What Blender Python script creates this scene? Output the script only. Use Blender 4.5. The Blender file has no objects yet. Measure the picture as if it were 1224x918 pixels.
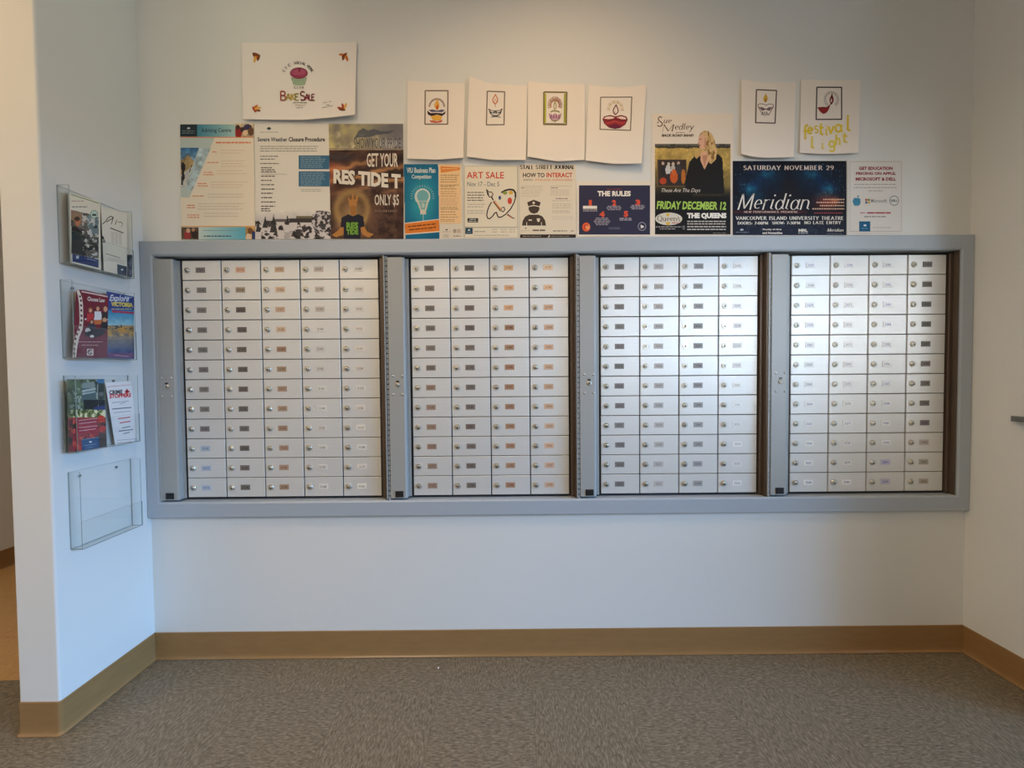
import bpy, math, random
import numpy as np
from mathutils import Matrix, Vector

# ------------------------------------------------------------------ camera, world, lights, exposure
scene = bpy.context.scene
COL = scene.collection
FPX, CAM_D, CAM_H = 495.0, 1.51, 1.046
PITCH, ROLL, YAW = -0.0256643627, -0.0084747530, 0.0016506307
IMG_W, IMG_H = 1224, 918

def _basis(v):
    x, y, z = v
    c, s = math.cos(ROLL), math.sin(ROLL)
    x, z = c * x - s * z, s * x + c * z
    c, s = math.cos(PITCH), math.sin(PITCH)
    y, z = c * y - s * z, s * y + c * z
    c, s = math.cos(YAW), math.sin(YAW)
    x, y = c * x + s * y, -s * x + c * y
    return Vector((x, y, z))

RIGHT, FWD, UP = _basis((1, 0, 0)), _basis((0, 1, 0)), _basis((0, 0, 1))
cam_data = bpy.data.cameras.new('camera')
cam = bpy.data.objects.new('camera', cam_data)
COL.objects.link(cam)
cam_data.sensor_width = 36.0
cam_data.lens = 36.0 * FPX / IMG_W
cam_data.clip_start = 0.02
cam.matrix_world = Matrix(((RIGHT.x, UP.x, -FWD.x, 0.0),
                           (RIGHT.y, UP.y, -FWD.y, -CAM_D),
                           (RIGHT.z, UP.z, -FWD.z, CAM_H),
                           (0, 0, 0, 1)))
scene.camera = cam
scene.view_settings.view_transform = 'Standard'
scene.view_settings.look = 'None'
scene.view_settings.gamma = 1.0
scene.view_settings.use_curve_mapping = False
scene.view_settings.exposure = 0.0

world = bpy.data.worlds.new('world')
scene.world = world
world.use_nodes = True
world.node_tree.nodes['Background'].inputs['Color'].default_value = (0.75, 0.85, 1.0, 1)
world.node_tree.nodes['Background'].inputs['Strength'].default_value = 0.05

def aim(o, target):
    d = Vector(target) - Vector(o.location)
    o.rotation_euler = d.to_track_quat('-Z', 'Y').to_euler()

def area(name, loc, target, sx, sy, power, color, spread=180):
    l = bpy.data.lights.new(name, 'AREA')
    l.shape = 'RECTANGLE'
    l.size, l.size_y = sx, sy
    l.energy, l.color = power, color
    l.spread = math.radians(spread)
    o = bpy.data.objects.new(name, l)
    COL.objects.link(o)
    o.location = loc
    aim(o, target)
    return o

def spot(name, loc, target, power, color, angle, blend, radius):
    l = bpy.data.lights.new(name, 'SPOT')
    l.energy, l.color = power, color
    l.spot_size, l.spot_blend, l.shadow_soft_size = math.radians(angle), blend, radius
    o = bpy.data.objects.new(name, l)
    COL.objects.link(o)
    o.location = loc
    aim(o, target)
    return o

area('daylight_low', (4.15, -2.2, 1.1), (0.5, -1.2, 1.0), 2.0, 1.8, 30.0, (0.72, 0.83, 1.0))
area('daylight_sky', (22.0, -9.2, 6.8), (-0.4, 0.0, 0.8), 13.0, 5.4, 6600, (0.20, 0.52, 1.0))
area('ceiling_panel', (0.10, -0.85, 2.72), (0.10, -0.75, 0.0), 0.6, 0.5, 7.0, (1.0, 0.75, 0.46), 130)
spot('ceiling_spot', (0.22, -0.62, 2.74), (0.26, -0.15, 1.5), 11.0, (1.0, 0.58, 0.27), 110, 1.0, 0.08)
spot('ceiling_spot', (-0.55, -0.45, 2.74), (-1.33, -0.17, 1.75), 8.0, (0.97, 1.0, 0.70), 95, 1.0, 0.08)  # added greenish spot, out of view, brightens the upper left wall
area('corridor_lamp', (-2.1, -1.0, 2.72), (-2.1, -1.0, 0), 0.6, 0.6, 12.6, (1.0, 0.64, 0.29))
area('rear_fill', (-1.3, -2.7, 2.72), (-1.3, -2.7, 0.0), 1.2, 1.2, 31.0, (1.0, 0.84, 0.66))  # added room fill from behind the camera, not a known fixture
area('added_door_beam', (2.3, -3.3, 1.5), (0.98, 0.0, 1.28), 1.5, 0.3, 1.75, (0.76, 0.88, 1.0), 26)  # added narrow beam, shaped to brighten the right-hand mailbox doors

# ------------------------------------------------------------------ picture rays -> points of the room
CAMP = np.array([0.0, -CAM_D, CAM_H])
_R, _F, _U = np.array(RIGHT), np.array(FWD), np.array(UP)

def rays(px, py):
    px, py = np.asarray(px, float), np.asarray(py, float)
    u, v = (px - IMG_W / 2) / FPX, -(py - IMG_H / 2) / FPX
    return u[..., None] * _R + v[..., None] * _U + _F

def at(px, py, y=0.0):
    """points of the plane Y = y (parallel to the mailbox wall)"""
    d = rays(px, py)
    t = (np.asarray(y) - CAMP[1]) / d[..., 1]
    return CAMP + d * t[..., None]

def at_x(px, py, x):
    """points of the plane X = x (parallel to the left wall)"""
    d = rays(px, py)
    t = (np.asarray(x) - CAMP[0]) / d[..., 0]
    return CAMP + d * t[..., None]

# ------------------------------------------------------------------ materials
def lin(c):
    c = np.asarray(c, float)
    return np.where(c <= 0.04045, c / 12.92, ((c + 0.055) / 1.055) ** 2.4)

def rgb(r, g, b):
    return tuple(float(x) for x in lin(np.array([r, g, b]) / 255.0)) + (1.0,)

def mat(name, color, rough=0.5, metal=0.0, spec=0.5, bump=0.0, bscale=200.0, vary=0.0, vscale=6.0, stretch=None):
    m = bpy.data.materials.new(name)
    m.use_nodes = True
    nt = m.node_tree
    b = nt.nodes['Principled BSDF']
    b.inputs['Roughness'].default_value = rough
    b.inputs['Metallic'].default_value = metal
    b.inputs['Specular IOR Level'].default_value = spec
    b.inputs['Base Color'].default_value = color
    if bump or vary:
        tc = nt.nodes.new('ShaderNodeTexCoord')
        mp = nt.nodes.new('ShaderNodeMapping')
        nt.links.new(tc.outputs['Object'], mp.inputs['Vector'])
        if stretch:
            mp.inputs['Scale'].default_value = stretch
    if vary:
        n = nt.nodes.new('ShaderNodeTexNoise')
        n.inputs['Scale'].default_value = vscale
        n.inputs['Detail'].default_value = 5
        nt.links.new(mp.outputs['Vector'], n.inputs['Vector'])
        r = nt.nodes.new('ShaderNodeValToRGB')
        r.color_ramp.elements[0].position = 0.3
        r.color_ramp.elements[1].position = 0.7
        r.color_ramp.elements[0].color = tuple(c * (1 - vary) for c in color[:3]) + (1,)
        r.color_ramp.elements[1].color = tuple(min(1, c * (1 + vary)) for c in color[:3]) + (1,)
        nt.links.new(n.outputs['Fac'], r.inputs['Fac'])
        nt.links.new(r.outputs['Color'], b.inputs['Base Color'])
    if bump:
        n2 = nt.nodes.new('ShaderNodeTexNoise')
        n2.inputs['Scale'].default_value = bscale
        n2.inputs['Detail'].default_value = 3
        nt.links.new(mp.outputs['Vector'], n2.inputs['Vector'])
        bp = nt.nodes.new('ShaderNodeBump')
        bp.inputs['Strength'].default_value = bump
        bp.inputs['Distance'].default_value = 0.001
        nt.links.new(n2.outputs['Fac'], bp.inputs['Height'])
        nt.links.new(bp.outputs['Normal'], b.inputs['Normal'])
    return m

def ink_mat(name, rough, spec=0.4):
    m = bpy.data.materials.new(name)
    m.use_nodes = True
    nt = m.node_tree
    b = nt.nodes['Principled BSDF']
    a = nt.nodes.new('ShaderNodeVertexColor')
    a.layer_name = 'ink'
    nt.links.new(a.outputs['Color'], b.inputs['Base Color'])
    b.inputs['Roughness'].default_value = rough
    b.inputs['Specular IOR Level'].default_value = spec
    return m

def floor_mat(name, base, dark, light, seam):
    """vinyl composition tile: streaks that turn a quarter from tile to tile, fine seams"""
    m = bpy.data.materials.new(name)
    m.use_nodes = True
    nt = m.node_tree
    N, L = nt.nodes, nt.links
    b = N['Principled BSDF']
    tc = N.new('ShaderNodeTexCoord')
    mp = N.new('ShaderNodeMapping')
    T = 0.3048
    mp.inputs['Location'].default_value = (-0.06 / T, 0.17 / T, 0)
    mp.inputs['Scale'].default_value = (1 / T, 1 / T, 1)
    L.new(tc.outputs['Object'], mp.inputs['Vector'])
    ch = N.new('ShaderNodeTexChecker')
    ch.inputs['Scale'].default_value = 1.0
    ch.inputs['Color1'].default_value = (0, 0, 0, 1)
    ch.inputs['Color2'].default_value = (1, 1, 1, 1)
    L.new(mp.outputs['Vector'], ch.inputs['Vector'])
    def streak(scale, nscale, det):
        q = N.new('ShaderNodeMapping')
        q.inputs['Scale'].default_value = scale
        q.inputs['Rotation'].default_value = (0, 0, 0.35)
        L.new(tc.outputs['Object'], q.inputs['Vector'])
        n = N.new('ShaderNodeTexNoise')
        n.inputs['Scale'].default_value = nscale
        n.inputs['Detail'].default_value = det
        n.inputs['Roughness'].default_value = 0.6
        n.inputs['Distortion'].default_value = 0.6
        L.new(q.outputs['Vector'], n.inputs['Vector'])
        return n.outputs['Fac']
    mx = N.new('ShaderNodeMix')
    mx.data_type = 'FLOAT'
    L.new(ch.outputs['Color'], mx.inputs[0])
    L.new(streak((1, 0.30, 1), 210, 3), mx.inputs[2])
    L.new(streak((0.30, 1, 1), 210, 3), mx.inputs[3])
    r = N.new('ShaderNodeValToRGB')
    e = r.color_ramp.elements
    e[0].position, e[0].color = 0.30, dark
    e[1].position, e[1].color = 0.70, light
    k = e.new(0.5)
    k.color = base
    L.new(mx.outputs[0], r.inputs['Fac'])
    sep = N.new('ShaderNodeSeparateXYZ')
    L.new(mp.outputs['Vector'], sep.inputs[0])
    def edge(out):
        f = N.new('ShaderNodeMath'); f.operation = 'FRACT'
        L.new(out, f.inputs[0])
        p = N.new('ShaderNodeMath'); p.operation = 'PINGPONG'
        p.inputs[1].default_value = 0.5
        L.new(f.outputs[0], p.inputs[0])
        g = N.new('ShaderNodeMath'); g.operation = 'LESS_THAN'
        g.inputs[1].default_value = 0.0028
        L.new(p.outputs[0], g.inputs[0])
        return g.outputs[0]
    mxm = N.new('ShaderNodeMath'); mxm.operation = 'MAXIMUM'
    L.new(edge(sep.outputs[0]), mxm.inputs[0])
    L.new(edge(sep.outputs[1]), mxm.inputs[1])
    half = N.new('ShaderNodeMath'); half.operation = 'MULTIPLY'
    half.inputs[1].default_value = 0.45
    L.new(mxm.outputs[0], half.inputs[0])
    cm = N.new('ShaderNodeMix')
    cm.data_type = 'RGBA'
    L.new(half.outputs[0], cm.inputs[0])
    L.new(r.outputs['Color'], cm.inputs[6])
    cm.inputs[7].default_value = seam
    L.new(cm.outputs[2], b.inputs['Base Color'])
    b.inputs['Roughness'].default_value = 0.45
    b.inputs['Specular IOR Level'].default_value = 0.3
    return m

def acrylic_mat(name, tint, fac, rough):
    m = bpy.data.materials.new(name)
    m.use_nodes = True
    nt = m.node_tree
    N, L = nt.nodes, nt.links
    out = N['Material Output']
    N.remove(N['Principled BSDF'])
    t = N.new('ShaderNodeBsdfTransparent')
    t.inputs['Color'].default_value = tint
    g = N.new('ShaderNodeBsdfGlossy')
    g.inputs['Roughness'].default_value = rough
    g.inputs['Color'].default_value = (0.9, 0.95, 0.95, 1)
    lw = N.new('ShaderNodeLayerWeight')
    lw.inputs['Blend'].default_value = 0.25
    mm = N.new('ShaderNodeMath'); mm.operation = 'MULTIPLY_ADD'
    mm.inputs[1].default_value = 0.10
    mm.inputs[2].default_value = fac
    L.new(lw.outputs['Facing'], mm.inputs[0])
    mx = N.new('ShaderNodeMixShader')
    L.new(mm.outputs[0], mx.inputs[0])
    L.new(t.outputs[0], mx.inputs[1])
    L.new(g.outputs[0], mx.inputs[2])
    L.new(mx.outputs[0], out.inputs['Surface'])
    return m

M = {
    'wall': mat('wall_paint', rgb(226, 226, 222), 0.75, spec=0.25, bump=0.12, bscale=260),
    'ceiling': mat('ceiling_paint', rgb(215, 208, 195), 0.9, spec=0.2, vary=0.04, vscale=40),
    'base': mat('rubber_base', rgb(152, 117, 75), 0.17, spec=0.5, vary=0.05, vscale=12, stretch=(1, 1, 5)),
    'frame': mat('grey_painted_metal', rgb(172, 181, 190), 0.36, spec=0.6, bump=0.05, bscale=500),
    'post': mat('grey_metal_post', rgb(168, 170, 168), 0.50, metal=0.12, spec=0.5, bump=0.04, bscale=500),
    'door': mat('brushed_aluminium', rgb(231, 230, 226), 0.50, metal=0.45, spec=0.5, vary=0.035, vscale=60, stretch=(0.06, 1, 9)),
    'gap': mat('gap_shade_tone', rgb(46, 44, 44), 0.7, spec=0.2, vary=0.1, vscale=20),  # dark colour stands in for the shade in gaps around the doors
    'bronze': mat('bronze_jamb', rgb(98, 84, 72), 0.42, metal=0.35, vary=0.08, vscale=30, stretch=(1, 1, 0.1)),
    'chrome': mat('lock_nickel', rgb(206, 202, 190), 0.30, metal=0.95, vary=0.05, vscale=300),
    'slot': mat('keyhole_black', rgb(28, 25, 22), 0.6, vary=0.1, vscale=300),
    'rivet': mat('rivet_steel', rgb(205, 205, 203), 0.28, metal=0.9, vary=0.03, vscale=200),
    'latch': mat('latch_black', rgb(30, 30, 32), 0.35, vary=0.1, vscale=200),
    'ink': ink_mat('printed_paper', 0.62, 0.25),
    'gloss_ink': ink_mat('glossy_print', 0.38, 0.4),
    'floor': floor_mat('vinyl_tile_grey', rgb(122, 112, 95), rgb(90, 81, 65), rgb(151, 141, 123), rgb(84, 75, 62)),
    'tan': floor_mat('vinyl_tile_tan', rgb(198, 158, 106), rgb(186, 146, 96), rgb(208, 168, 116), rgb(105, 80, 52)),
    'acrylic': acrylic_mat('clear_acrylic', (0.988, 0.994, 0.992, 1), 0.012, 0.03),
    'acrylic_edge': mat('acrylic_edge', rgb(150, 160, 158), 0.3, vary=0.06, vscale=90),
    'rail': mat('grey_rail_metal', rgb(120, 120, 118), 0.35, metal=0.6, vary=0.05, vscale=60),
    'scrap': mat('white_scrap', rgb(240, 240, 238), 0.8, vary=0.03, vscale=400),
}

def brushed(m, amount, rotation):
    """fine horizontal brushing: highlights stretch across the brush direction"""
    nt = m.node_tree
    b = nt.nodes['Principled BSDF']
    t = nt.nodes.new('ShaderNodeTangent')
    t.direction_type = 'RADIAL'
    t.axis = 'Z'
    nt.links.new(t.outputs['Tangent'], b.inputs['Tangent'])
    b.inputs['Anisotropic'].default_value = amount
    b.inputs['Anisotropic Rotation'].default_value = rotation
brushed(M['door'], 0.5, 0.0)

# ------------------------------------------------------------------ mesh building
class MB:
    def __init__(self):
        self.v, self.f, self.m = [], [], []
    def add(self, verts, faces, mi=0):
        o = len(self.v)
        self.v.extend([tuple(map(float, p)) for p in verts])
        self.f.extend([tuple(i + o for i in q) for q in faces])
        self.m.extend([mi] * len(faces))
    def box(self, x0, x1, y0, y1, z0, z1, mi=0, ch=0.0):
        """axis-aligned box; ch chamfers the edges of its room-facing (-Y) face"""
        if ch:
            a, b = [], []
            vs = [(x0, y1, z0), (x1, y1, z0), (x1, y1, z1), (x0, y1, z1),
                  (x0, y0 + ch, z0), (x1, y0 + ch, z0), (x1, y0 + ch, z1), (x0, y0 + ch, z1),
                  (x0 + ch, y0, z0 + ch), (x1 - ch, y0, z0 + ch), (x1 - ch, y0, z1 - ch), (x0 + ch, y0, z1 - ch)]
            fs = [(3, 2, 1, 0)]
            for k in range(4):
                n = (k + 1) % 4
                fs += [(k, n, 4 + n, 4 + k), (4 + k, 4 + n, 8 + n, 8 + k)]
            fs.append((8, 9, 10, 11))
            fs = [tuple(q) for q in fs]
            self.add(vs, fs, mi)
            return
        vs = [(x, y, z) for z in (z0, z1) for y in (y0, y1) for x in (x0, x1)]
        self.add(vs, [(0, 2, 3, 1), (4, 5, 7, 6), (0, 1, 5, 4), (2, 6, 7, 3), (0, 4, 6, 2), (1, 3, 7, 5)], mi)
    def lathe_y(self, cx, cz, prof, n=20, mi=0):
        """revolve (radius, y) pairs about an axis along Y"""
        vs, fs = [], []
        for r, y in prof:
            for k in range(n):
                a = 2 * math.pi * k / n
                vs.append((cx + r * math.cos(a), y, cz + r * math.sin(a)))
        for i in range(len(prof) - 1):
            for k in range(n):
                j = (k + 1) % n
                fs.append((i * n + k, i * n + j, (i + 1) * n + j, (i + 1) * n + k))
        fs.append(tuple(range((len(prof) - 1) * n, len(prof) * n)))
        self.add(vs, fs, mi)

def world_loc(o):
    p = Vector((0, 0, 0))
    while o is not None:
        p += o.location
        o = o.parent
    return p

def link(name, mesh, mats, parent=None, loc=None):
    o = bpy.data.objects.new(name, mesh)
    COL.objects.link(o)
    if mats and not mesh.materials:
        for x in mats:
            mesh.materials.append(x)
    if parent is not None:
        o.parent = parent
    if loc is not None:
        o.location = loc
    return o

def obj(name, mb, mats, parent=None, origin=None, smooth=False):
    """link an MB (world coordinates) as one mesh object; origin = its own base point"""
    base = world_loc(parent) if parent is not None else Vector((0, 0, 0))
    org = Vector(origin) if origin is not None else base
    me = bpy.data.meshes.new(name)
    me.from_pydata([(a - org.x, b - org.y, c - org.z) for a, b, c in mb.v], [], mb.f)
    me.polygons.foreach_set('material_index', mb.m)
    if smooth:
        me.polygons.foreach_set('use_smooth', [True] * len(mb.f))
    me.update()
    if not isinstance(mats, (list, tuple)):
        mats = [mats]
    return link(name, me, mats, parent, org - base)

def empty(name, loc):
    o = bpy.data.objects.new(name, None)
    COL.objects.link(o)
    o.location = loc
    o.empty_display_size = 0.05
    return o

def tag(o, label=None, cat=None, group=None, kind=None):
    for k, v in (('label', label), ('category', cat), ('group', group), ('kind', kind)):
        if v:
            o[k] = v
    return o

def struct(name, mb, m, label):
    return tag(obj(name, mb, m), label, None, None, 'structure')

# ------------------------------------------------------------------ room shell
XL, XR, XC, YC = -1.326, 1.667, -1.444, -0.323      # niche sides, outer face and end of the partition
YREAR, XEAST, XCOR, YCOR, HC = -3.4, 4.2, -2.80, 3.2, 2.75
YRW = -0.36                                         # where the right wall ends
OX0, OX1, OZ0, OZ1 = -1.290, 1.629, 0.580, 1.484    # opening in the wall for the mailboxes

b = MB()
b.box(XCOR, XEAST, YREAR, 0.0, -0.06, 0.0)
struct('floor', b, M['floor'], 'grey streaked vinyl tile floor below the mailboxes')['category'] = 'floor'
b = MB()
b.add([(XC, -0.085, 0.0), (XCOR, -0.165, 0.0), (XCOR, YCOR, 0.0), (XC, YCOR, 0.0), (XC, -0.085, 0.0012), (XCOR, -0.165, 0.0012), (XCOR, YCOR, 0.0012), (XC, YCOR, 0.0012)],
      [(4, 7, 6, 5), (0, 1, 2, 3), (0, 4, 5, 1), (1, 5, 6, 2), (2, 6, 7, 3), (3, 7, 4, 0)])
struct('floor_corridor', b, M['tan'], 'tan floor of the corridor at the left edge')['category'] = 'floor'
b = MB()
b.box(XCOR, XEAST, YREAR, YCOR, HC, HC + 0.08)
struct('ceiling', b, M['ceiling'], 'ceiling above the room')['category'] = 'ceiling'

b = MB()                                            # mailbox wall with its opening
T = 0.20
b.box(XL, OX0, 0, T, 0, HC)
b.box(OX1, XR + 0.12, 0, T, 0, HC)
b.box(OX0, OX1, 0, T, 0, OZ0)
b.box(OX0, OX1, 0, T, OZ1, HC)
struct('wall_back', b, M['wall'], 'white wall with posters above the built-in mailboxes')['category'] = 'wall'

b = MB()                                            # partition with softly rounded end
r = 0.006
pts = [(XC, 0.9)]
for k in range(5):
    a = math.pi + k / 4 * math.pi / 2
    pts.append((XC + r + r * math.cos(a), YC + r + r * math.sin(a)))
for k in range(5):
    a = 1.5 * math.pi + k / 4 * math.pi / 2
    pts.append((XL - r + r * math.cos(a), YC + r + r * math.sin(a)))
pts.append((XL, 0.9))
n = len(pts)
b.add([(x, y, 0) for x, y in pts] + [(x, y, HC) for x, y in pts],
      [(k, (k + 1) % n, n + (k + 1) % n, n + k) for k in range(n)] + [tuple(range(n))[::-1], tuple(range(n, 2 * n))])
struct('wall_left', b, M['wall'], 'short white partition carrying the clear brochure holders')['category'] = 'wall'
b = MB()
b.box(XR, XR + 0.12, YRW, 0.0, 0, HC)
struct('wall_right', b, M['wall'], 'plain white wall at the right of the mailboxes')['category'] = 'wall'
b = MB()
b.box(XCOR - 0.1, XCOR, YREAR, YCOR, 0, HC)
b.box(XCOR, XC, YCOR, YCOR + 0.1, 0, HC)
struct('wall_corridor', b, M['wall'], 'far white corridor wall behind the partition')['category'] = 'wall'
b = MB()
WX0, WX1, WZ0, WZ1 = 1.7, 3.9, 0.02, 2.15
b.box(XCOR - 0.1, WX0, YREAR - 0.1, YREAR, 0, HC)
b.box(WX1, XEAST + 0.1, YREAR - 0.1, YREAR, 0, HC)
b.box(WX0, WX1, YREAR - 0.1, YREAR, 0, WZ0)
b.box(WX0, WX1, YREAR - 0.1, YREAR, WZ1, HC)
struct('wall_rear', b, M['wall'], 'rear wall with a window opening')['category'] = 'wall'
b = MB()
EY0, EY1, EZ0, EZ1 = -3.3, -0.9, 0.05, 2.35
b.box(XEAST, XEAST + 0.1, YREAR, EY0, 0, HC)
b.box(XEAST, XEAST + 0.1, EY1, 0.2, 0, HC)
b.box(XEAST, XEAST + 0.1, EY0, EY1, 0, EZ0)
b.box(XEAST, XEAST + 0.1, EY0, EY1, EZ1, HC)
b.box(XR + 0.12, XEAST, 0.1, 0.2, 0, HC)
struct('wall_east', b, M['wall'], 'side wall of the room with a wide glazed opening')['category'] = 'wall'

def sweep(path, prof):
    """prof = (offset towards the room, z) pairs carried along a ground path; room on the right-hand side"""
    m = MB()
    P = [Vector(p) for p in path]
    rows = []
    for i, p in enumerate(P):
        ds = []
        if i > 0:
            ds.append((P[i] - P[i - 1]).normalized())
        if i < len(P) - 1:
            ds.append((P[i + 1] - P[i]).normalized())
        ns = [Vector((d.y, -d.x)) for d in ds]
        nn = sum(ns, Vector((0, 0))).normalized()
        k = 1.0 / max(0.3, nn.dot(ns[0]))
        rows.append([(p.x + nn.x * o * k, p.y + nn.y * o * k, z) for o, z in prof])
    q = len(prof)
    vs = [v for row in rows for v in row]
    fs = []
    for i in range(len(rows) - 1):
        for j in range(q):
            jn = (j + 1) % q
            fs.append((i * q + j, (i + 1) * q + j, (i + 1) * q + jn, i * q + jn))
    fs.append(tuple(range(q)))
    fs.append(tuple(range((len(rows) - 1) * q, len(rows) * q))[::-1])
    m.add(vs, fs)
    return m

COVE = [(0.0002, 0.0), (0.0080, 0.0), (0.0094, 0.0010), (0.0098, 0.0022), (0.0096, 0.0034), (0.0089, 0.0046), (0.0078, 0.0058), (0.0066, 0.0074),
        (0.0055, 0.0096), (0.0046, 0.0126), (0.0039, 0.0170), (0.0034, 0.0240), (0.0032, 0.0320), (0.0032, 0.0985), (0.0022, 0.1000), (0.0002, 0.1000)]
tag(obj('baseboard_back', sweep([(XL + 0.004, 0), (XR - 0.004, 0)], COVE), M['base']), 'tan rubber cove base along the mailbox wall', 'baseboard', None, 'structure')
cap = [(XC, 0.85)]
for k in range(4):
    a = math.pi + k / 3 * math.pi / 2
    cap.append((XC + r + r * math.cos(a), YC + r + r * math.sin(a)))
for k in range(4):
    a = 1.5 * math.pi + k / 3 * math.pi / 2
    cap.append((XL - r + r * math.cos(a), YC + r + r * math.sin(a)))
cap.append((XL, -0.0002))
tag(obj('baseboard_left', sweep(cap, COVE), M['base']), 'tan rubber cove base around the end of the partition', 'baseboard', None, 'structure')
tag(obj('baseboard_right', sweep([(XR, -0.0002), (XR, YRW), (XR + 0.12, YRW), (XR + 0.12, 0.09)], COVE), M['base']), 'tan rubber cove base along the right wall', 'baseboard', None, 'structure')
tag(obj('baseboard_corridor', sweep([(XCOR, YREAR + 0.01), (XCOR, YCOR - 0.01)], COVE), M['base']), 'tan rubber cove base along the far corridor wall', 'baseboard', None, 'structure')

# ------------------------------------------------------------------ metal frame around the mailboxes
FY = -0.017
FX0, FX1, FZ0, FZ1 = XL + 0.0006, XR - 0.0006, 0.5315, 1.5295
IX0, IX1, IZ0, IZ1 = -1.2795, 1.6195, 0.5878, 1.4760
b = MB()
def ring(x0, x1, z0, z1, y):
    return [(x0, y, z0), (x1, y, z0), (x1, y, z1), (x0, y, z1)]
rings = [ring(FX0, FX1, FZ0, FZ1, -0.0004),
         ring(FX0, FX1, FZ0, FZ1, FY + 0.002),
         ring(FX0 + 0.002, FX1 - 0.002, FZ0 + 0.002, FZ1 - 0.002, FY),
         ring(IX0 - 0.006, IX1 + 0.006, IZ0 - 0.006, IZ1 + 0.006, FY),
         ring(IX0, IX1, IZ0, IZ1, FY + 0.004),
         ring(IX0, IX1, IZ0, IZ1, 0.040),
         ring(IX0 - 0.004, IX1 + 0.004, IZ0 - 0.004, IZ1 + 0.004, 0.040),
         ring(IX0 - 0.004, IX1 + 0.004, IZ0 - 0.004, IZ1 + 0.004, -0.0004)]
vs = [p for q in rings for p in q]
fs = []
for i in range(len(rings)):
    j = (i + 1) % len(rings)
    for k in range(4):
        l = (k + 1) % 4
        fs.append((i * 4 + k, i * 4 + l, j * 4 + l, j * 4 + k))
b.add(vs, fs)
frame = obj('mailbox_surround', b, M['frame'], None, (0.17, 0, FZ0))
tag(frame, 'wide grey painted metal frame surrounding all the mailboxes', 'frame')

# ------------------------------------------------------------------ lettering (built-in font, glyph by glyph cache)
_tcache = {}
def text_mesh(s, bold=0.0):
    key = (s, round(bold, 4))
    if key not in _tcache:
        cu = bpy.data.curves.new('lettering', 'FONT')
        cu.body = s
        cu.resolution_u = 2
        cu.offset = bold
        o = bpy.data.objects.new('lettering', cu)
        me = o.to_mesh()
        v = np.array([q.co[:2] for q in me.vertices]) if len(me.vertices) else np.zeros((0, 2))
        f = [tuple(p.vertices) for p in me.polygons]
        o.to_mesh_clear()
        bpy.data.objects.remove(o)
        bpy.data.curves.remove(cu)
        _tcache[key] = (v, f)
    return _tcache[key]

def set_ink(me, cols, loops):
    """one linear colour per face, written to its corners"""
    a = me.color_attributes.new('ink', 'FLOAT_COLOR', 'CORNER')
    c = np.ones((len(cols), 4), np.float32)
    c[:, :3] = lin(np.clip(np.asarray(cols, float), 0, 1))
    a.data.foreach_set('color', np.repeat(c, loops, axis=0).ravel())

# ------------------------------------------------------------------ mailbox units
YD, YP = 0.013, -0.012                              # door plane, post plane
rng = random.Random(7)

def xz(px, py, y):
    p = at(px, py, y)
    return float(p[0]), float(p[2])

DZ1 = (xz(217, 311.8, YD)[1] + xz(945.7, 304.8, YD)[1]) / 2
DZ0 = (xz(224.4, 594.7, YD)[1] + xz(944, 588.6, YD)[1]) / 2
PZ1 = xz(475, 306.8, YP)[1]
PZ0 = xz(475, 595.6, YP)[1]
LZ = xz(475.5, 460, YP)[1]

def lock_mesh():
    m = MB()
    m.lathe_y(0, 0, [(0.0102, 0.0), (0.0102, -0.0030), (0.0090, -0.0046), (0.0072, -0.0046), (0.0066, -0.0036)], 20, 0)
    m.lathe_y(0, 0, [(0.0066, -0.0034), (0.0064, -0.0048), (0.0058, -0.0056), (0.0046, -0.0063), (0.0030, -0.0067), (0.0012, -0.0069)], 16, 0)
    m.box(-0.0010, 0.0010, -0.0073, -0.0050, -0.0036, 0.0022, 1)
    m.box(-0.0026, 0.0026, -0.0066, -0.0050, -0.0046, -0.0030, 1)
    me = bpy.data.meshes.new('lock')
    me.from_pydata(m.v, [], m.f)
    me.polygons.foreach_set('material_index', m.m)
    me.materials.append(M['chrome'])
    me.materials.append(M['slot'])
    me.update()
    return me
LOCK = lock_mesh()

def rivet_mesh():
    m = MB()
    m.lathe_y(0, 0, [(0.0046, 0.0), (0.0044, -0.0012), (0.0034, -0.0024), (0.0016, -0.0030)], 14, 0)
    me = bpy.data.meshes.new('rivet')
    me.from_pydata(m.v, [], m.f)
    me.polygons.foreach_set('use_smooth', [True] * len(m.f))
    me.materials.append(M['rivet'])
    me.update()
    return me
RIVET = rivet_mesh()

def door_mesh(w, h):
    m = MB()
    m.box(-w / 2, w / 2, 0.0, 0.0055, -h / 2, h / 2, 0, 0.0011)
    me = bpy.data.meshes.new('door')
    me.from_pydata(m.v, [], m.f)
    me.materials.append(M['door'])
    me.update()
    return me

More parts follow.
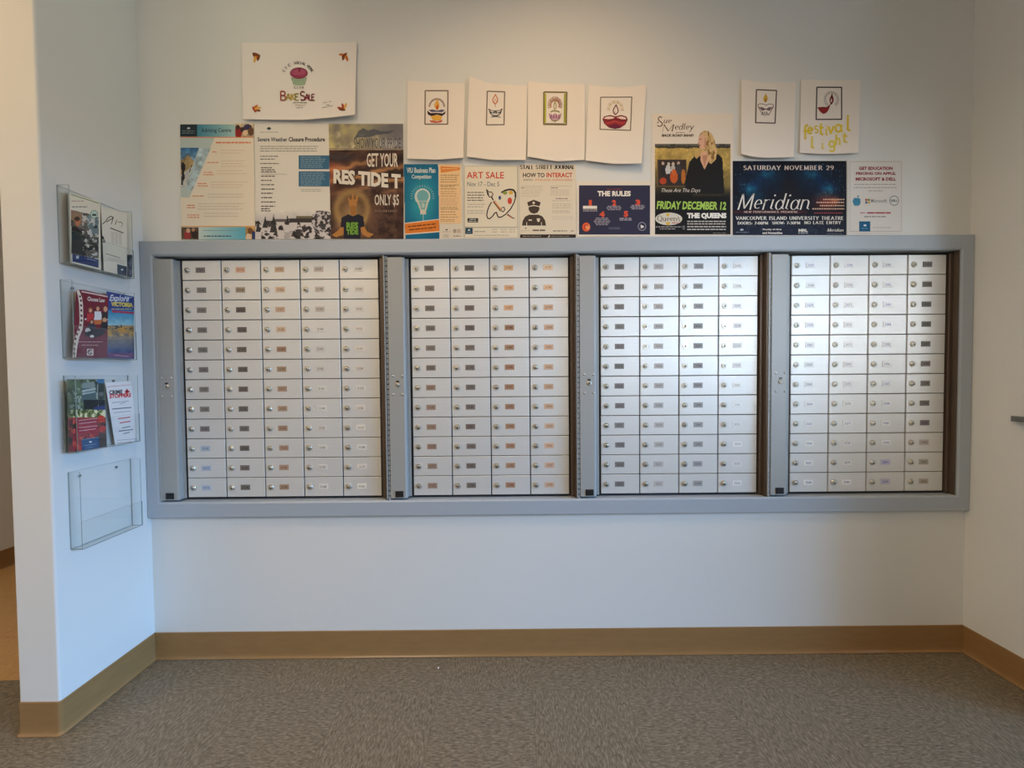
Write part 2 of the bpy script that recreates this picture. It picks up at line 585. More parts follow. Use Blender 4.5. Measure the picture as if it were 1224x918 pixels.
LW, LH = 0.0345, 0.0195
def label_mesh(num, col, ink):
    v, f, c, n = [], [], [], []
    x, z, d, ch = LW / 2, LH / 2, 0.0008, 0.0003
    v = [(-x, 0, -z), (x, 0, -z), (x, 0, z), (-x, 0, z), (-x + ch, -d, -z + ch), (x - ch, -d, -z + ch), (x - ch, -d, z - ch), (-x + ch, -d, z - ch)]
    f = [(4, 5, 6, 7), (0, 1, 5, 4), (1, 2, 6, 5), (2, 3, 7, 6), (3, 0, 4, 7)]
    c = [col] * 5
    adv, hh = 0.0056, 0.0082
    for i, s in enumerate(num):
        tv, tf = text_mesh(s, 0.012)
        k = hh / 0.72
        ox = (i - (len(num) - 1) / 2) * adv - (tv[:, 0].min() + tv[:, 0].max()) / 2 * k
        o = len(v)
        v += [(float(ox + p[0] * k), -d - 0.00012, float(p[1] * k - hh / 2)) for p in tv]
        f += [tuple(q + o for q in t) for t in tf]
        c += [ink] * len(tf)
    me = bpy.data.meshes.new('number_label')
    me.from_pydata(v, [], f)
    set_ink(me, np.array(c) / 255.0, [len(q) for q in f])
    me.materials.append(M['ink'])
    me.update()
    return me

def jit(c, a=7):
    k = rng.uniform(-a, a)
    return tuple(min(248, max(20, q + k + rng.uniform(-2, 2))) for q in c)

def label_colours(unit, c, r):  # reflections on the labels are put into their colours by column and row
    dark = (70, 64, 60)
    if unit == 0:
        if c == 0:
            return ((182, 196, 216), (90, 100, 130)) if r >= 9 else ((136, 132, 128), (74, 72, 70))
        if c == 1:
            return [((228, 186, 160), (170, 110, 80)), ((176, 158, 138), dark)][r] if r < 2 else ((118, 110, 104), (58, 54, 52))
        if c == 2:
            return ((216, 188, 162), (150, 110, 85)) if r < 4 else ((176, 148, 124), (96, 70, 56))
        if c == 3:
            return ((206, 198, 186), (120, 110, 100)) if r < 3 else ((226, 222, 214), (130, 126, 122))
        return (236, 230, 220), (134, 126, 118)
    if unit == 1:
        if c == 0:
            return ((140, 130, 120), (78, 72, 66)) if r < 6 else ((162, 138, 120), (96, 78, 66))
        if c == 1:
            return (128, 118, 110), (68, 62, 58)
        if c == 2:
            return ((232, 190, 150), (170, 112, 66)) if r < 3 else ((176, 138, 110), (92, 64, 50))
        return ((238, 206, 172), (180, 130, 92)) if r < 2 else ((214, 180, 152), (150, 116, 94))
    if unit == 2:
        return [((136, 132, 130), (78, 76, 76)), ((190, 186, 182), (130, 126, 122)), ((166, 166, 166), (98, 98, 100)), ((242, 242, 240), (150, 152, 158))][c]
    if c < 3:
        return ((206, 206, 232), (80, 76, 130)) if (c == 2 and r >= 10) else ((246, 246, 246), (120, 132, 168))
    return ((186, 178, 168), (92, 84, 78)) if r >= 9 else ((128, 124, 120), (70, 66, 64))

# unit: label, columns, first door edge and last door edge (top / bottom px), post left / right, leaf, right end of the jamb
UNITS = [
    dict(cols=5, l=[(217.0, 311.8), (224.4, 594.7)], r=[(453.0, 310), (456.2, 594)], post=[(184.9, 206.2, 312), (192.6, 213.6, 595)], end=(461.2, 463.6), lock=199.3,
         label='leftmost mailbox unit with five columns of small numbered doors'),
    dict(cols=4, l=[(490.9, 309), (493.6, 593)], r=[(680.3, 309), (680.3, 591)], post=[(463.2, 483.8, 307), (466.2, 485.8, 595)], end=(688.6, 690.2), lock=475.5,
         label='mailbox unit with tan labels beside the five-column unit'),
    dict(cols=4, l=[(717.2, 308), (718.2, 591)], r=[(906.6, 307), (904.6, 588)], post=[(692.8, 712.2, 305), (693.4, 713.0, 595)], end=(917.8, 917.4), lock=704.2,
         label='four-column mailbox unit with grey and white labels, directly left of the rightmost unit'),
    dict(cols=4, l=[(945.7, 306), (943.7, 588)], r=[(1131.2, 305), (1127.8, 586)], post=[(922.8, 943.2, 303), (921.2, 941.4, 593)], end=None, lock=932.9,
         label='rightmost mailbox unit with three columns of bright white labels'),
]
number = 3101
ROWS = 12
leafs = []
for ui, U in enumerate(UNITS):
    x0 = sum(xz(p[0], p[1], YD)[0] for p in U['l']) / 2
    x1 = sum(xz(p[0], p[1], YD)[0] for p in U['r']) / 2
    p0 = sum(xz(q[0], q[2], YP)[0] for q in U['post']) / 2
    p1 = sum(xz(q[1], q[2], YP)[0] for q in U['post']) / 2
    leaf0 = p0 - 0.0125 if ui else IX0 + 0.002
    end = sum(xz(a, q, YP)[0] for a, q in zip(U['end'], (305, 595))) / 2 - 0.0075 if U['end'] else IX1 - 0.001
    U['geo'] = (x0, x1, p0, p1, leaf0, end)
for ui in range(3):
    g = list(UNITS[ui]['geo'])
    g[5] = UNITS[ui + 1]['geo'][4] - 0.0012
    UNITS[ui]['geo'] = tuple(g)

for ui, U in enumerate(UNITS):
    x0, x1, p0, p1, leaf0, end = U['geo']
    unit = empty('mailbox_unit', ((x0 + x1) / 2, YD, DZ0))
    tag(unit, U['label'], 'mailboxes', 'built-in mailbox units')
    b = MB()
    b.box(leaf0 + 0.001, end - 0.0005, YD + 0.007, 0.150, IZ0 + 0.003, IZ1 - 0.003)
    obj('carcass', b, M['gap'], unit)
    # jamb at the hinge-free side: a bronze strip and its return
    b = MB()
    b.box(x1 + 0.0045, end - 0.0045, YD - 0.006, YD + 0.0068, DZ0 - 0.004, DZ1 + 0.003, 0, 0.0012)
    b.box(end - 0.0043, end - 0.0008, YD - 0.024, YD + 0.0068, DZ0 - 0.016, DZ1 + 0.010)
    obj('jamb', b, M['bronze'], unit)
    # post cover: folded sheet with a bevelled right edge and a set-back strip next to the doors
    b = MB()
    zt, zb = PZ1 - 0.002, PZ0
    prof = [(p0, 0.018), (p0, YP + 0.0015), (p0 + 0.0015, YP), (p1 - 0.006, YP), (p1, YP + 0.004), (p1, YD - 0.002), (x0 - 0.0062, YD - 0.002), (x0 - 0.0062, 0.018)]
    k = len(prof)
    b.add([(x, y, zb) for x, y in prof] + [(x, y, zt) for x, y in prof],
          [(i, (i + 1) % k, k + (i + 1) % k, k + i) for i in range(k)] + [tuple(range(k))[::-1], tuple(range(k, 2 * k))])
    obj('post_cover', b, M['post'], unit)
    # piano hinge
    b = MB()
    b.box(leaf0, leaf0 + 0.0032, YP - 0.0035, 0.0195, IZ0 + 0.004, IZ1 - 0.004)
    hx = (leaf0 + 0.0032 + p0) / 2
    hr = max(0.0016, (p0 - leaf0 - 0.0032) / 2 - 0.0004)
    zz = DZ0 - 0.01
    while zz < DZ1 + 0.006:
        vs = [(hx + hr * math.cos(a), YP + 0.006 + hr * math.sin(a), z) for z in (zz, zz + 0.0150) for a in [i * math.pi / 4 for i in range(8)]]
        b.add(vs, [(i, (i + 1) % 8, 8 + (i + 1) % 8, 8 + i) for i in range(8)] + [tuple(range(8))[::-1], tuple(range(8, 16))])
        zz += 0.0185
    obj('hinge', b, M['post'], unit)
    px = xz(U['lock'], 460, YP)[0]
    lz = LZ
    b = MB()
    b.lathe_y(px, lz, [(0.0085, YP), (0.0085, YP - 0.0016), (0.0066, YP - 0.0026), (0.0058, YP - 0.0014)], 20, 0)
    b.lathe_y(px, lz - 0.001, [(0.0050, YP - 0.0013), (0.0050, YP - 0.0026), (0.0040, YP - 0.0034)], 16, 0)
    b.box(px - 0.0016, px + 0.0016, YP - 0.0037, YP - 0.0030, lz - 0.0036, lz + 0.0016, 1)
    b.box(px - 0.0048, px + 0.0048, YP - 0.0024, YP - 0.0004, lz + 0.0096, lz + 0.0150, 1, 0.0004)
    obj('cabinet_lock', b, [M['chrome'], M['slot']], unit)
    base = world_loc(unit)
    for sx in (-1, 1):
        for sz in (-1, 1):
            link('rivet', RIVET, None, unit, Vector((px + sx * 0.0168, YP, lz - 0.002 + sz * 0.0335)) - base)
    b = MB()
    b.box(px - 0.0145, px + 0.0145, YP - 0.0030, YP, PZ0 + 0.004, PZ0 + 0.0265, 0, 0.001)
    b.box(px - 0.0095, px + 0.0095, YP - 0.0042, YP - 0.0028, PZ0 + 0.015, PZ0 + 0.0225, 1, 0.0004)
    obj('latch', b, [M['latch'], M['slot']], unit)
    nc = U['cols']
    pw, ph = (x1 - x0) / nc, (DZ1 - DZ0) / ROWS
    dm = door_mesh(pw - 0.0042, ph - 0.0026)
    for c in range(nc):
        for r_ in range(ROWS):
            cx, cz = x0 + (c + 0.5) * pw, DZ1 - (r_ + 0.5) * ph
            door = link('door', dm, None, unit, Vector((cx + rng.uniform(-0.0002, 0.0002), YD, cz)) - base)
            door.rotation_euler = (rng.uniform(-0.0035, 0.0035), 0, rng.uniform(-0.0035, 0.0035))
            lk = link('lock', LOCK, None, door, (-pw / 2 + 0.0212, 0, 0.0))
            lk.rotation_euler = (0, rng.uniform(-0.35, 0.35), 0)
            col, ik = label_colours(ui, c, r_)
            link('number_label', label_mesh(str(number), jit(col), ik), None, door, (-pw / 2 + 0.0700 + rng.uniform(-0.0012, 0.0012), 0, 0.0003))
            number += 1

# ------------------------------------------------------------------ printed sheets
def arc(cx, cy, rx, ry, a0, a1, n=10):
    return [(cx + rx * math.cos(math.radians(a0 + (a1 - a0) * k / n)), cy + ry * math.sin(math.radians(a0 + (a1 - a0) * k / n))) for k in range(n + 1)]

# skeleton letters (x right, y up, cap height 1): width, strokes
SK = {
    'A': (.8, [[(.02, 0), (.4, 1), (.78, 0)], [(.17, .36), (.63, .36)]]),
    'B': (.68, [[(.1, 0), (.1, 1)], [(.1, 1), (.36, 1)] + arc(.36, .76, .22, .24, 90, -90) + [(.1, .52)], [(.1, .52), (.38, .52)] + arc(.38, .26, .26, .26, 90, -90) + [(.1, 0)]]),
    'C': (.78, [arc(.44, .5, .38, .5, 48, 312, 16)]),
    'D': (.8, [[(.1, 0), (.1, 1)], [(.1, 1), (.3, 1)] + arc(.3, .5, .44, .5, 90, -90) + [(.1, 0)]]),
    'E': (.66, [[(.1, 0), (.1, 1)], [(.1, 1), (.58, 1)], [(.1, .52), (.48, .52)], [(.1, 0), (.6, 0)]]),
    'F': (.62, [[(.1, 0), (.1, 1)], [(.1, 1), (.58, 1)], [(.1, .5), (.48, .5)]]),
    'H': (.8, [[(.1, 0), (.1, 1)], [(.7, 0), (.7, 1)], [(.1, .5), (.7, .5)]]),
    'I': (.3, [[(.15, 0), (.15, 1)]]),
    'J': (.5, [[(.38, 1), (.38, .25)] + arc(.2, .22, .18, .22, 0, -160, 8)]),
    'K': (.72, [[(.1, 0), (.1, 1)], [(.66, 1), (.1, .42)], [(.28, .6), (.7, 0)]]),
    'L': (.62, [[(.1, 0), (.1, 1)], [(.1, 0), (.58, 0)]]),
    'M': (.98, [[(.1, 0), (.14, 1)], [(.14, 1), (.48, .05), (.84, 1)], [(.84, 1), (.88, 0)]]),
    'N': (.82, [[(.1, 0), (.1, 1)], [(.1, 1), (.7, 0)], [(.7, 0), (.7, 1)]]),
    'O': (.88, [arc(.44, .5, .38, .5, 0, 360, 20)]),
    'P': (.66, [[(.1, 0), (.1, 1)], [(.1, 1), (.36, 1)] + arc(.36, .73, .24, .27, 90, -90) + [(.1, .46)]]),
    'Q': (.9, [arc(.44, .5, .38, .5, 0, 360, 20), [(.48, .2), (.86, -.16)]]),
    'R': (.74, [[(.1, 0), (.1, 1)], [(.1, 1), (.36, 1)] + arc(.36, .75, .23, .25, 90, -90) + [(.1, .5)], [(.34, .5), (.7, 0)]]),
    'S': (.64, [arc(.32, .75, .22, .25, 30, 250, 10) + arc(.32, .25, .24, .26, 70, -150, 10)]),
    'T': (.72, [[(.36, 0), (.36, 1)], [(.02, 1), (.7, 1)]]),
    'U': (.8, [[(.1, 1), (.1, .32)] + arc(.4, .3, .3, .3, 180, 360, 10) + [(.7, 1)]]),
    'V': (.76, [[(.02, 1), (.38, 0), (.74, 1)]]),
    'W': (1.05, [[(.02, 1), (.28, 0), (.52, .9), (.78, 0), (1.02, 1)]]),
    'Y': (.74, [[(.02, 1), (.37, .48), (.72, 1)], [(.37, .48), (.37, 0)]]),
    '0': (.66, [arc(.33, .5, .26, .5, 0, 360, 16)]),
    '2': (.62, [arc(.3, .74, .24, .26, 160, -30, 8) + [(.06, 0), (.58, 0)]]),
    '3': (.6, [arc(.28, .75, .22, .25, 150, -80, 8), arc(.28, .27, .25, .27, 80, -150, 8)]),
    '7': (.6, [[(.04, 1), (.56, 1), (.2, 0)]]),
    '9': (.64, [arc(.32, .7, .25, .29, 0, 360, 14), [(.57, .7), (.5, .25), (.2, 0)]]),
    ':': (.3, [[(.15, .12), (.15, .2)], [(.15, .5), (.15, .58)]]),
    ' ': (.42, []),
    "'": (.2, [[(.12, 1), (.08, .8)]]),
    'a': (.6, [arc(.28, .3, .22, .31, 20, 340, 12), [(.52, .62), (.5, .1), (.6, .02)]]),
    'd': (.62, [arc(.28, .3, .22, .31, 20, 340, 12), [(.52, 1), (.52, .1), (.62, .02)]]),
    'e': (.54, [[(.08, .32), (.48, .36)] + arc(.28, .34, .2, .28, 10, 310, 12)]),
    'f': (.42, [arc(.32, .84, .14, .16, 60, 180, 6) + [(.18, 0)], [(.04, .58), (.38, .58)]]),
    'g': (.6, [arc(.28, .34, .2, .28, 10, 370, 12), [(.5, .6), (.48, -.1)] + arc(.28, -.12, .2, .2, 0, -150, 8)]),
    'h': (.62, [[(.1, 1), (.1, 0)], [(.1, .4)] + arc(.3, .4, .2, .22, 170, 0, 6) + [(.52, 0)]]),
    'i': (.28, [[(.12, .62), (.1, .08), (.24, .02)], [(.15, .85), (.15, .92)]]),
    'l': (.28, [[(.12, 1), (.1, .08), (.26, .02)]]),
    'n': (.64, [[(.1, .62), (.1, 0)], [(.1, .4)] + arc(.31, .4, .21, .22, 170, 0, 6) + [(.52, .08), (.64, .02)]]),
    'r': (.44, [[(.1, .62), (.1, 0)], [(.1, .36)] + arc(.3, .4, .2, .22, 170, 60, 6)]),
    's': (.46, [arc(.24, .47, .15, .15, 30, 250, 8) + arc(.24, .16, .17, .16, 70, -150, 8)]),
    't': (.42, [[(.2, .92), (.18, .1), (.38, .03)], [(.04, .6), (.38, .6)]]),
    'u': (.62, [[(.1, .62), (.1, .2)] + arc(.28, .2, .18, .2, 180, 300, 6) + [(.5, .3), (.5, .62)], [(.5, .62), (.5, .08), (.62, .02)]]),
    'v': (.54, [[(.04, .62), (.26, 0), (.5, .62)]]),
    'y': (.58, [[(.06, .62), (.3, .04)], [(.54, .62), (.3, .04), (.12, -.34), (.0, -.3)]]),
    'm': (.9, [[(.1, .62), (.1, 0)], [(.1, .4)] + arc(.27, .4, .17, .22, 170, 0, 6) + [(.44, 0)], [(.44, .4)] + arc(.61, .4, .17, .22, 170, 0, 6) + [(.78, 0)]]),
    'o': (.58, [arc(.28, .31, .22, .31, 0, 360, 14)]),
}

def vnoise(X, Y, scale, seed=0):
    x, y = np.asarray(X) / scale, np.asarray(Y) / scale
    xi, yi = np.floor(x), np.floor(y)
    fx, fy = x - xi, y - yi
    fx, fy = fx * fx * (3 - 2 * fx), fy * fy * (3 - 2 * fy)
    def h(a, b):
        s = np.sin(a * 127.1 + b * 311.7 + seed * 74.7) * 43758.5453
        return s - np.floor(s)
    return (h(xi, yi) * (1 - fx) + h(xi + 1, yi) * fx) * (1 - fy) + (h(xi, yi + 1) * (1 - fx) + h(xi + 1, yi + 1) * fx) * fy

def fbm(X, Y, scale, seed=0, octs=4):
    s, a, t = 0, 0.5, 0
    for k in range(octs):
        s = s + a * vnoise(X, Y, scale / 2 ** k, seed + 13 * k)
        t += a
        a *= 0.55
    return s / t

def inpoly(X, Y, poly):
    m = np.zeros(X.shape, bool)
    n = len(poly)
    for i in range(n):
        (ax, ay), (bx, by) = poly[i], poly[(i + 1) % n]
        if ay == by:
            continue
        c = ((ay > Y) != (by > Y)) & (X < (bx - ax) * (Y - ay) / (by - ay) + ax)
        m ^= c
    return m

class Pic:
    """a small picture on a grid of coloured cells"""
    def __init__(self, X, Y, c=(255, 255, 255)):
        self.X, self.Y = X, Y
        self.c = np.tile(np.array(c, float), (X.size, 1))
    def mix(self, a, c):
        a = np.clip(np.broadcast_to(np.asarray(a, float), self.X.shape), 0, 1)[:, None]
        self.c = self.c * (1 - a) + np.asarray(c, float) * a
        return self
    def poly(self, p, c, a=1.0):
        return self.mix(inpoly(self.X, self.Y, p) * a, c)
    def ell(self, cx, cy, rx, ry, c, a=1.0, soft=0.0):
        d = np.hypot((self.X - cx) / rx, (self.Y - cy) / ry)
        return self.mix((np.clip((1 - d) / soft + 0.5, 0, 1) if soft else (d < 1)) * a, c)
    def rect(self, x0, y0, x1, y1, c, a=1.0):
        return self.mix(((self.X >= x0) & (self.X <= x1) & (self.Y >= y0) & (self.Y <= y1)) * a, c)
    def noise(self, amp, scale, seed=0, octs=4):
        n = fbm(self.X, self.Y, scale, seed, octs) - 0.5
        self.c = self.c * (1 + 2 * amp * n[:, None])
        return self
    def ramp_y(self, y0, c0, y1, c1, mask=1.0):
        t = np.clip((self.Y - y0) / (y1 - y0), 0, 1)[:, None]
        col = np.asarray(c0, float) * (1 - t) + np.asarray(c1, float) * t
        a = np.broadcast_to(np.asarray(mask, float), self.X.shape)[:, None]
        self.c = self.c * (1 - a) + col * a
        return self

LAYER = 0.00002

def interp(pts, s):
    pts = np.array(pts, float)
    d = np.r_[0, np.cumsum(np.hypot(*np.diff(pts, axis=0).T))]
    d /= d[-1]
    return np.stack([np.interp(s, d, pts[:, 0]), np.interp(s, d, pts[:, 1])], -1)

class Sheet:
    """one sheet of paper: a curved grid plus its printed shapes, all one mesh; coordinates are those of the photograph,
    put onto the sheet's own surface in the room (proj)"""
    def __init__(self, top, bot, col=(236, 232, 224), proj=None, disp=None, thick=0.0005, nx=20, ny=24, gloss=False, back=0.0012, edge=None):
        self.v, self.f, self.c = [], [], []
        self.x0 = min(p[0] for p in top + bot); self.x1 = max(p[0] for p in top + bot)
        self.y0 = min(p[1] for p in top + bot); self.y1 = max(p[1] for p in top + bot)
        self.proj = proj or (lambda x, y, o: at(x, y, -o))
        self.disp = disp or (lambda s, t: s * 0)
        self.back, self.gloss, self.n = back, gloss, 0
        self.curved = disp is not None and thick < 0.002
        self.lift0 = 0.00022 if self.curved else 0.0
        s, t = np.meshgrid(np.linspace(0, 1, nx + 1), np.linspace(0, 1, ny + 1))
        T, B = interp(top, s.ravel()), interp(bot, s.ravel())
        q = T * (1 - t.ravel()[:, None]) + B * t.ravel()[:, None]
        fr = self.P(q[:, 0], q[:, 1], 0)
        bk = self.P(q[:, 0], q[:, 1], -thick)
        k = (nx + 1) * (ny + 1)
        fs, e = [], []
        for j in range(ny):
            for i in range(nx):
                a = j * (nx + 1) + i
                fs.append((a, a + nx + 1, a + nx + 2, a + 1))
                e.append((k + a, k + a + 1, k + a + nx + 2, k + a + nx + 1))
        rim = [i for i in range(nx)] + [j * (nx + 1) + nx for j in range(ny)] + [ny * (nx + 1) + i for i in range(nx, 0, -1)] + [j * (nx + 1) for j in range(ny, 0, -1)]
        rf = [(rim[i], rim[(i + 1) % len(rim)], k + rim[(i + 1) % len(rim)], k + rim[i]) for i in range(len(rim))]
        self._add(np.vstack([fr, bk]), fs + e, col)
        self._reuse(rf, edge or col, 0)
    def P(self, x, y, lift):
        x, y = np.asarray(x, float), np.asarray(y, float)
        s = np.clip((x - self.x0) / (self.x1 - self.x0), -0.05, 1.05)
        t = np.clip((y - self.y0) / (self.y1 - self.y0), -0.05, 1.05)
        return self.proj(x, y, self.back + self.disp(s, t) + (lift + self.lift0 if lift > 0 else lift))
    def _add(self, pts, faces, col):
        o = sum(len(a) for a in self.v)
        self.v.append(np.asarray(pts, float))
        self.f.extend([tuple(int(i) + o for i in q) for q in faces])
        col = np.asarray(col, float) / 255.0
        self.c.append(np.tile(col, (len(faces), 1)) if col.ndim == 1 else col)
    def _reuse(self, faces, col, o):
        self.f.extend([tuple(int(i) + o for i in q) for q in faces])
        self.c.append(np.tile(np.asarray(col, float) / 255.0, (len(faces), 1)))
    def up(self):
        self.n += 1
        return self.n * LAYER
    def poly(self, pts, col, lift=None):
        p = np.array(pts, float)
        self._add(self.P(p[:, 0], p[:, 1], self.up() if lift is None else lift), [tuple(range(len(p)))], col)
    def rect(self, x0, y0, x1, y1, col, lift=None):
        lift = self.up() if lift is None else lift
        nx, ny = max(1, int((x1 - x0) / 9)), max(1, int((y1 - y0) / 9))
        X, Y = np.meshgrid(np.linspace(x0, x1, nx + 1), np.linspace(y0, y1, ny + 1))
        fs = [(j * (nx + 1) + i, (j + 1) * (nx + 1) + i, (j + 1) * (nx + 1) + i + 1, j * (nx + 1) + i + 1) for j in range(ny) for i in range(nx)]
        self._add(self.P(X.ravel(), Y.ravel(), lift), fs, col)
    def box4(self, x0, y0, x1, y1, w, col):
        l = self.up()
        for a in ((x0, y0, x1, y0 + w), (x0, y1 - w, x1, y1), (x0, y0 + w, x0 + w, y1 - w), (x1 - w, y0 + w, x1, y1 - w)):
            self.rect(*a, col, l)
    def ell(self, cx, cy, rx, ry, col, n=22, lift=None):
        self.poly(arc(cx, cy, rx, ry, 0, 360 - 360 / n, n - 1), col, lift)
    def line(self, pts, w, col, lift=None, taper=None, dots=True):
        lift = self.up() if lift is None else lift
        p = np.array(pts, float)
        if self.curved and not taper:
            fine = [p[0]]
            for i in range(len(p) - 1):
                k = max(1, int(np.hypot(*(p[i + 1] - p[i])) / 4))
                fine += [p[i] + (p[i + 1] - p[i]) * j / k for j in range(1, k + 1)]
            p = np.array(fine)
        for i in range(len(p) - 1):
            d = p[i + 1] - p[i]
            L = np.hypot(*d)
            if L < 1e-6:
                continue
            n = np.array([-d[1], d[0]]) / L
            wa = w * (taper[0] + (taper[1] - taper[0]) * i / (len(p) - 1)) if taper else w
            wb = w * (taper[0] + (taper[1] - taper[0]) * (i + 1) / (len(p) - 1)) if taper else w
            q = np.array([p[i] + n * wa / 2, p[i] - n * wa / 2, p[i + 1] - n * wb / 2, p[i + 1] + n * wb / 2])
            self._add(self.P(q[:, 0], q[:, 1], lift), [(0, 1, 2, 3)], col)
            if dots and i:
                self.poly(arc(p[i][0], p[i][1], wa / 2, wa / 2, 0, 300, 5), col, lift + LAYER * 0.1)
    def text(self, s, x0, y0, x1, y1, col, bold=0.0, shear=0.0, slope=0.0, lift=None):
        v, f = text_mesh(s, bold)
        if not len(v):
            return
        a, b = v.min(0), v.max(0)
        u = (v - a) / (b - a)
        hgt, wid = y1 - y0, x1 - x0
        sh = shear * hgt
        X = x0 + u[:, 0] * (wid - sh) + u[:, 1] * sh
        Y = y1 - u[:, 1] * hgt + slope * (X - x0)
        self._add(self.P(X, Y, self.up() if lift is None else lift), f, col)
    def text_at(self, s, cx, cy, h, ang, col, bold=0.0, wscale=1.0):
        v, f = text_mesh(s, bold)
        a, b = v.min(0), v.max(0)
        k = h / 0.73
        q = (v - (a + b) / 2) * k
        q[:, 0] *= wscale
        c, s_ = math.cos(math.radians(ang)), math.sin(math.radians(ang))
        self._add(self.P(cx + q[:, 0] * c + q[:, 1] * s_, cy + q[:, 0] * s_ - q[:, 1] * c, self.up()), f, col)
    def pen(self, s, x0, ybase, x1, cap, col, w=1.0, thin=0.0, serif=0.0, shear=0.0, gap=0.08, slope=0.0, lift=None):
        """stroke lettering: w = nib width, thin > 0 gives the contrast of a broad pen, serif = serif length (all px)"""
        lift = self.up() if lift is None else lift
        wd = [SK[c][0] for c in s]
        tot = sum(wd) + gap * (len(s) - 1)
        k = (x1 - x0) / tot
        x = 0.0
        for c, g in zip(s, wd):
            for st in SK[c][1]:
                q = [(x0 + (x + a) * k + shear * b * cap, ybase - b * cap + slope * (x + a) * k) for a, b in st]
                if thin:
                    self.line(q, thin, col, lift, dots=False)
                    for i in range(len(q) - 1):
                        (ax, ay), (bx, by) = q[i], q[i + 1]
                        if abs(by - ay) < 0.05:
                            continue
                        e = np.array([(ax - w / 2, ay), (ax + w / 2, ay), (bx + w / 2, by), (bx - w / 2, by)])
                        self._add(self.P(e[:, 0], e[:, 1], lift + LAYER * 0.2), [(0, 1, 2, 3)], col)
                else:
                    self.line(q, w, col, lift)
                if serif:
                    for (p, nb) in ((q[0], q[1]), (q[-1], q[-2])):
                        if abs(p[1] - nb[1]) > abs(p[0] - nb[0]) * 1.2:
                            self.line([(p[0] - serif, p[1]), (p[0] + serif, p[1])], max(thin, 0.3), col, lift + LAYER * 0.3)
            x += g + gap
    def lines(self, x0, x1, ys, h, col, seed=0, ragged=0.25, centre=False, word=(1.6, 5.5)):
        """illegibly small print as word-sized dashes"""
        R = random.Random(seed)
        lift = self.up()
        for y in ys:
            end = x1 - R.random() * ragged * (x1 - x0)
            if centre:
                m = (x1 - end) / 2
                a, end = x0 + m, x1 - m
            else:
                a = x0
            while a < end - 0.6:
                b_ = min(end, a + R.uniform(*word))
                self.rect(a, y - h / 2, b_, y + h / 2, col, lift)
                a = b_ + 0.75
    def paint(self, x0, y0, x1, y1, fn, step=0.7, mask=None):
        nx, ny = max(1, int(round((x1 - x0) / step))), max(1, int(round((y1 - y0) / step)))
        X, Y = np.meshgrid(np.linspace(x0, x1, nx + 1), np.linspace(y0, y1, ny + 1))
        xc, yc = np.meshgrid((np.arange(nx) + .5) / nx * (x1 - x0) + x0, (np.arange(ny) + .5) / ny * (y1 - y0) + y0)
        xc, yc = xc.ravel(), yc.ravel()
        p = Pic(xc, yc)
        fn(p)
        idx = np.arange(nx * ny)
        if mask is not None:
            idx = idx[inpoly(xc, yc, mask)]
        a = (idx // nx) * (nx + 1) + idx % nx
        fs = np.stack([a, a + nx + 1, a + nx + 2, a + 1], 1)
        used, inv = np.unique(fs, return_inverse=True)
        pts = self.P(X.ravel()[used], Y.ravel()[used], self.up())
        self._add(pts, inv.reshape(fs.shape), p.c[idx])
    def build(self, name, label, cat, group=None, parent=None):
        v = np.vstack(self.v)
        o = (v.min(0) + v.max(0)) / 2
        o[2] = v[:, 2].min()
        base = world_loc(parent) if parent is not None else Vector((0, 0, 0))
        me = bpy.data.meshes.new(name)
        me.from_pydata((v - o).tolist(), [], self.f)
        set_ink(me, np.vstack(self.c), [len(q) for q in self.f])
        me.materials.append(M['gloss_ink' if self.gloss else 'ink'])
        me.update()
        ob = link(name, me, None, parent, Vector(o) - base)
        return tag(ob, label, cat, group)

BLACK, INK, WHITE = (26, 24, 24), (62, 58, 56), (240, 237, 232)

# ---- cupcake drawing
def curl(bl=0.0, br=0.0, tl=0.0, tr=0.0, mid=0.0, base=0.002):
    def f(s, t):
        return base + tl * ((1 - s) * (1 - t)) ** 2 + tr * (s * (1 - t)) ** 2 + bl * ((1 - s) * t) ** 2 + br * (s * t) ** 2 + mid * np.sin(np.pi * np.clip(s, 0, 1)) * t
    return f

S = Sheet([(288.7, 51.1), (360, 51.4), (426.5, 50.5)], [(290.5, 142.4), (330, 143.2), (363, 143.2), (398, 140.2), (424, 137)], (240, 233, 226), disp=curl(0.006, 0.022, 0.003, 0.004, 0.002))
def leaf(S, cx, cy, r, a, col):
    p = []
    for k in range(13):
        u = k / 12 * 2 * math.pi
        x, y = r * math.cos(u), r * 0.36 * math.sin(u)
        p.append((cx + x * math.cos(a) - y * math.sin(a), cy + x * math.sin(a) + y * math.cos(a)))
    S.poly(p, col)
OR, BR_, YE, RE = (206, 112, 40), (120, 62, 28), (226, 176, 84), (176, 66, 40)
for (cx, cy, a, c) in [(304, 66.5, 1.1, BR_), (307, 67.5, 1.4, OR), (309, 69, 1.9, BR_), (304.5, 71, 1.7, YE), (306.4, 65, 0.4, BR_),
                       (409, 65.4, 0.1, OR), (411, 68.4, 2.0, BR_), (413.2, 67, 1.5, YE), (411.6, 66, 2.4, BR_), (414.5, 69.4, 1.3, OR),
                       (305, 128, 2.5, OR), (307.5, 131.5, 0.3, BR_), (304, 131, 1.0, RE), (308, 129.4, 2.9, YE),
                       (407, 129.5, 0.3, RE), (410, 127.5, 1.3, RE), (412.6, 127, 2.0, YE), (409, 131, 0.1, BR_)]:
    leaf(S, cx, cy, 4.2, a, c)
S.poly([(347.4, 92.6), (367.2, 92.6), (364.6, 101.2), (358, 102.4), (350.6, 101.2)], (166, 186, 158))
for k in range(7):
    S.line([(349 + k * 2.75, 93.5), (351 + k * 2.2, 101.6)], 0.5, (128, 150, 124))
S.poly(arc(357.2, 87.4, 10.4, 6.6, 0, 350, 30), (160, 62, 92))
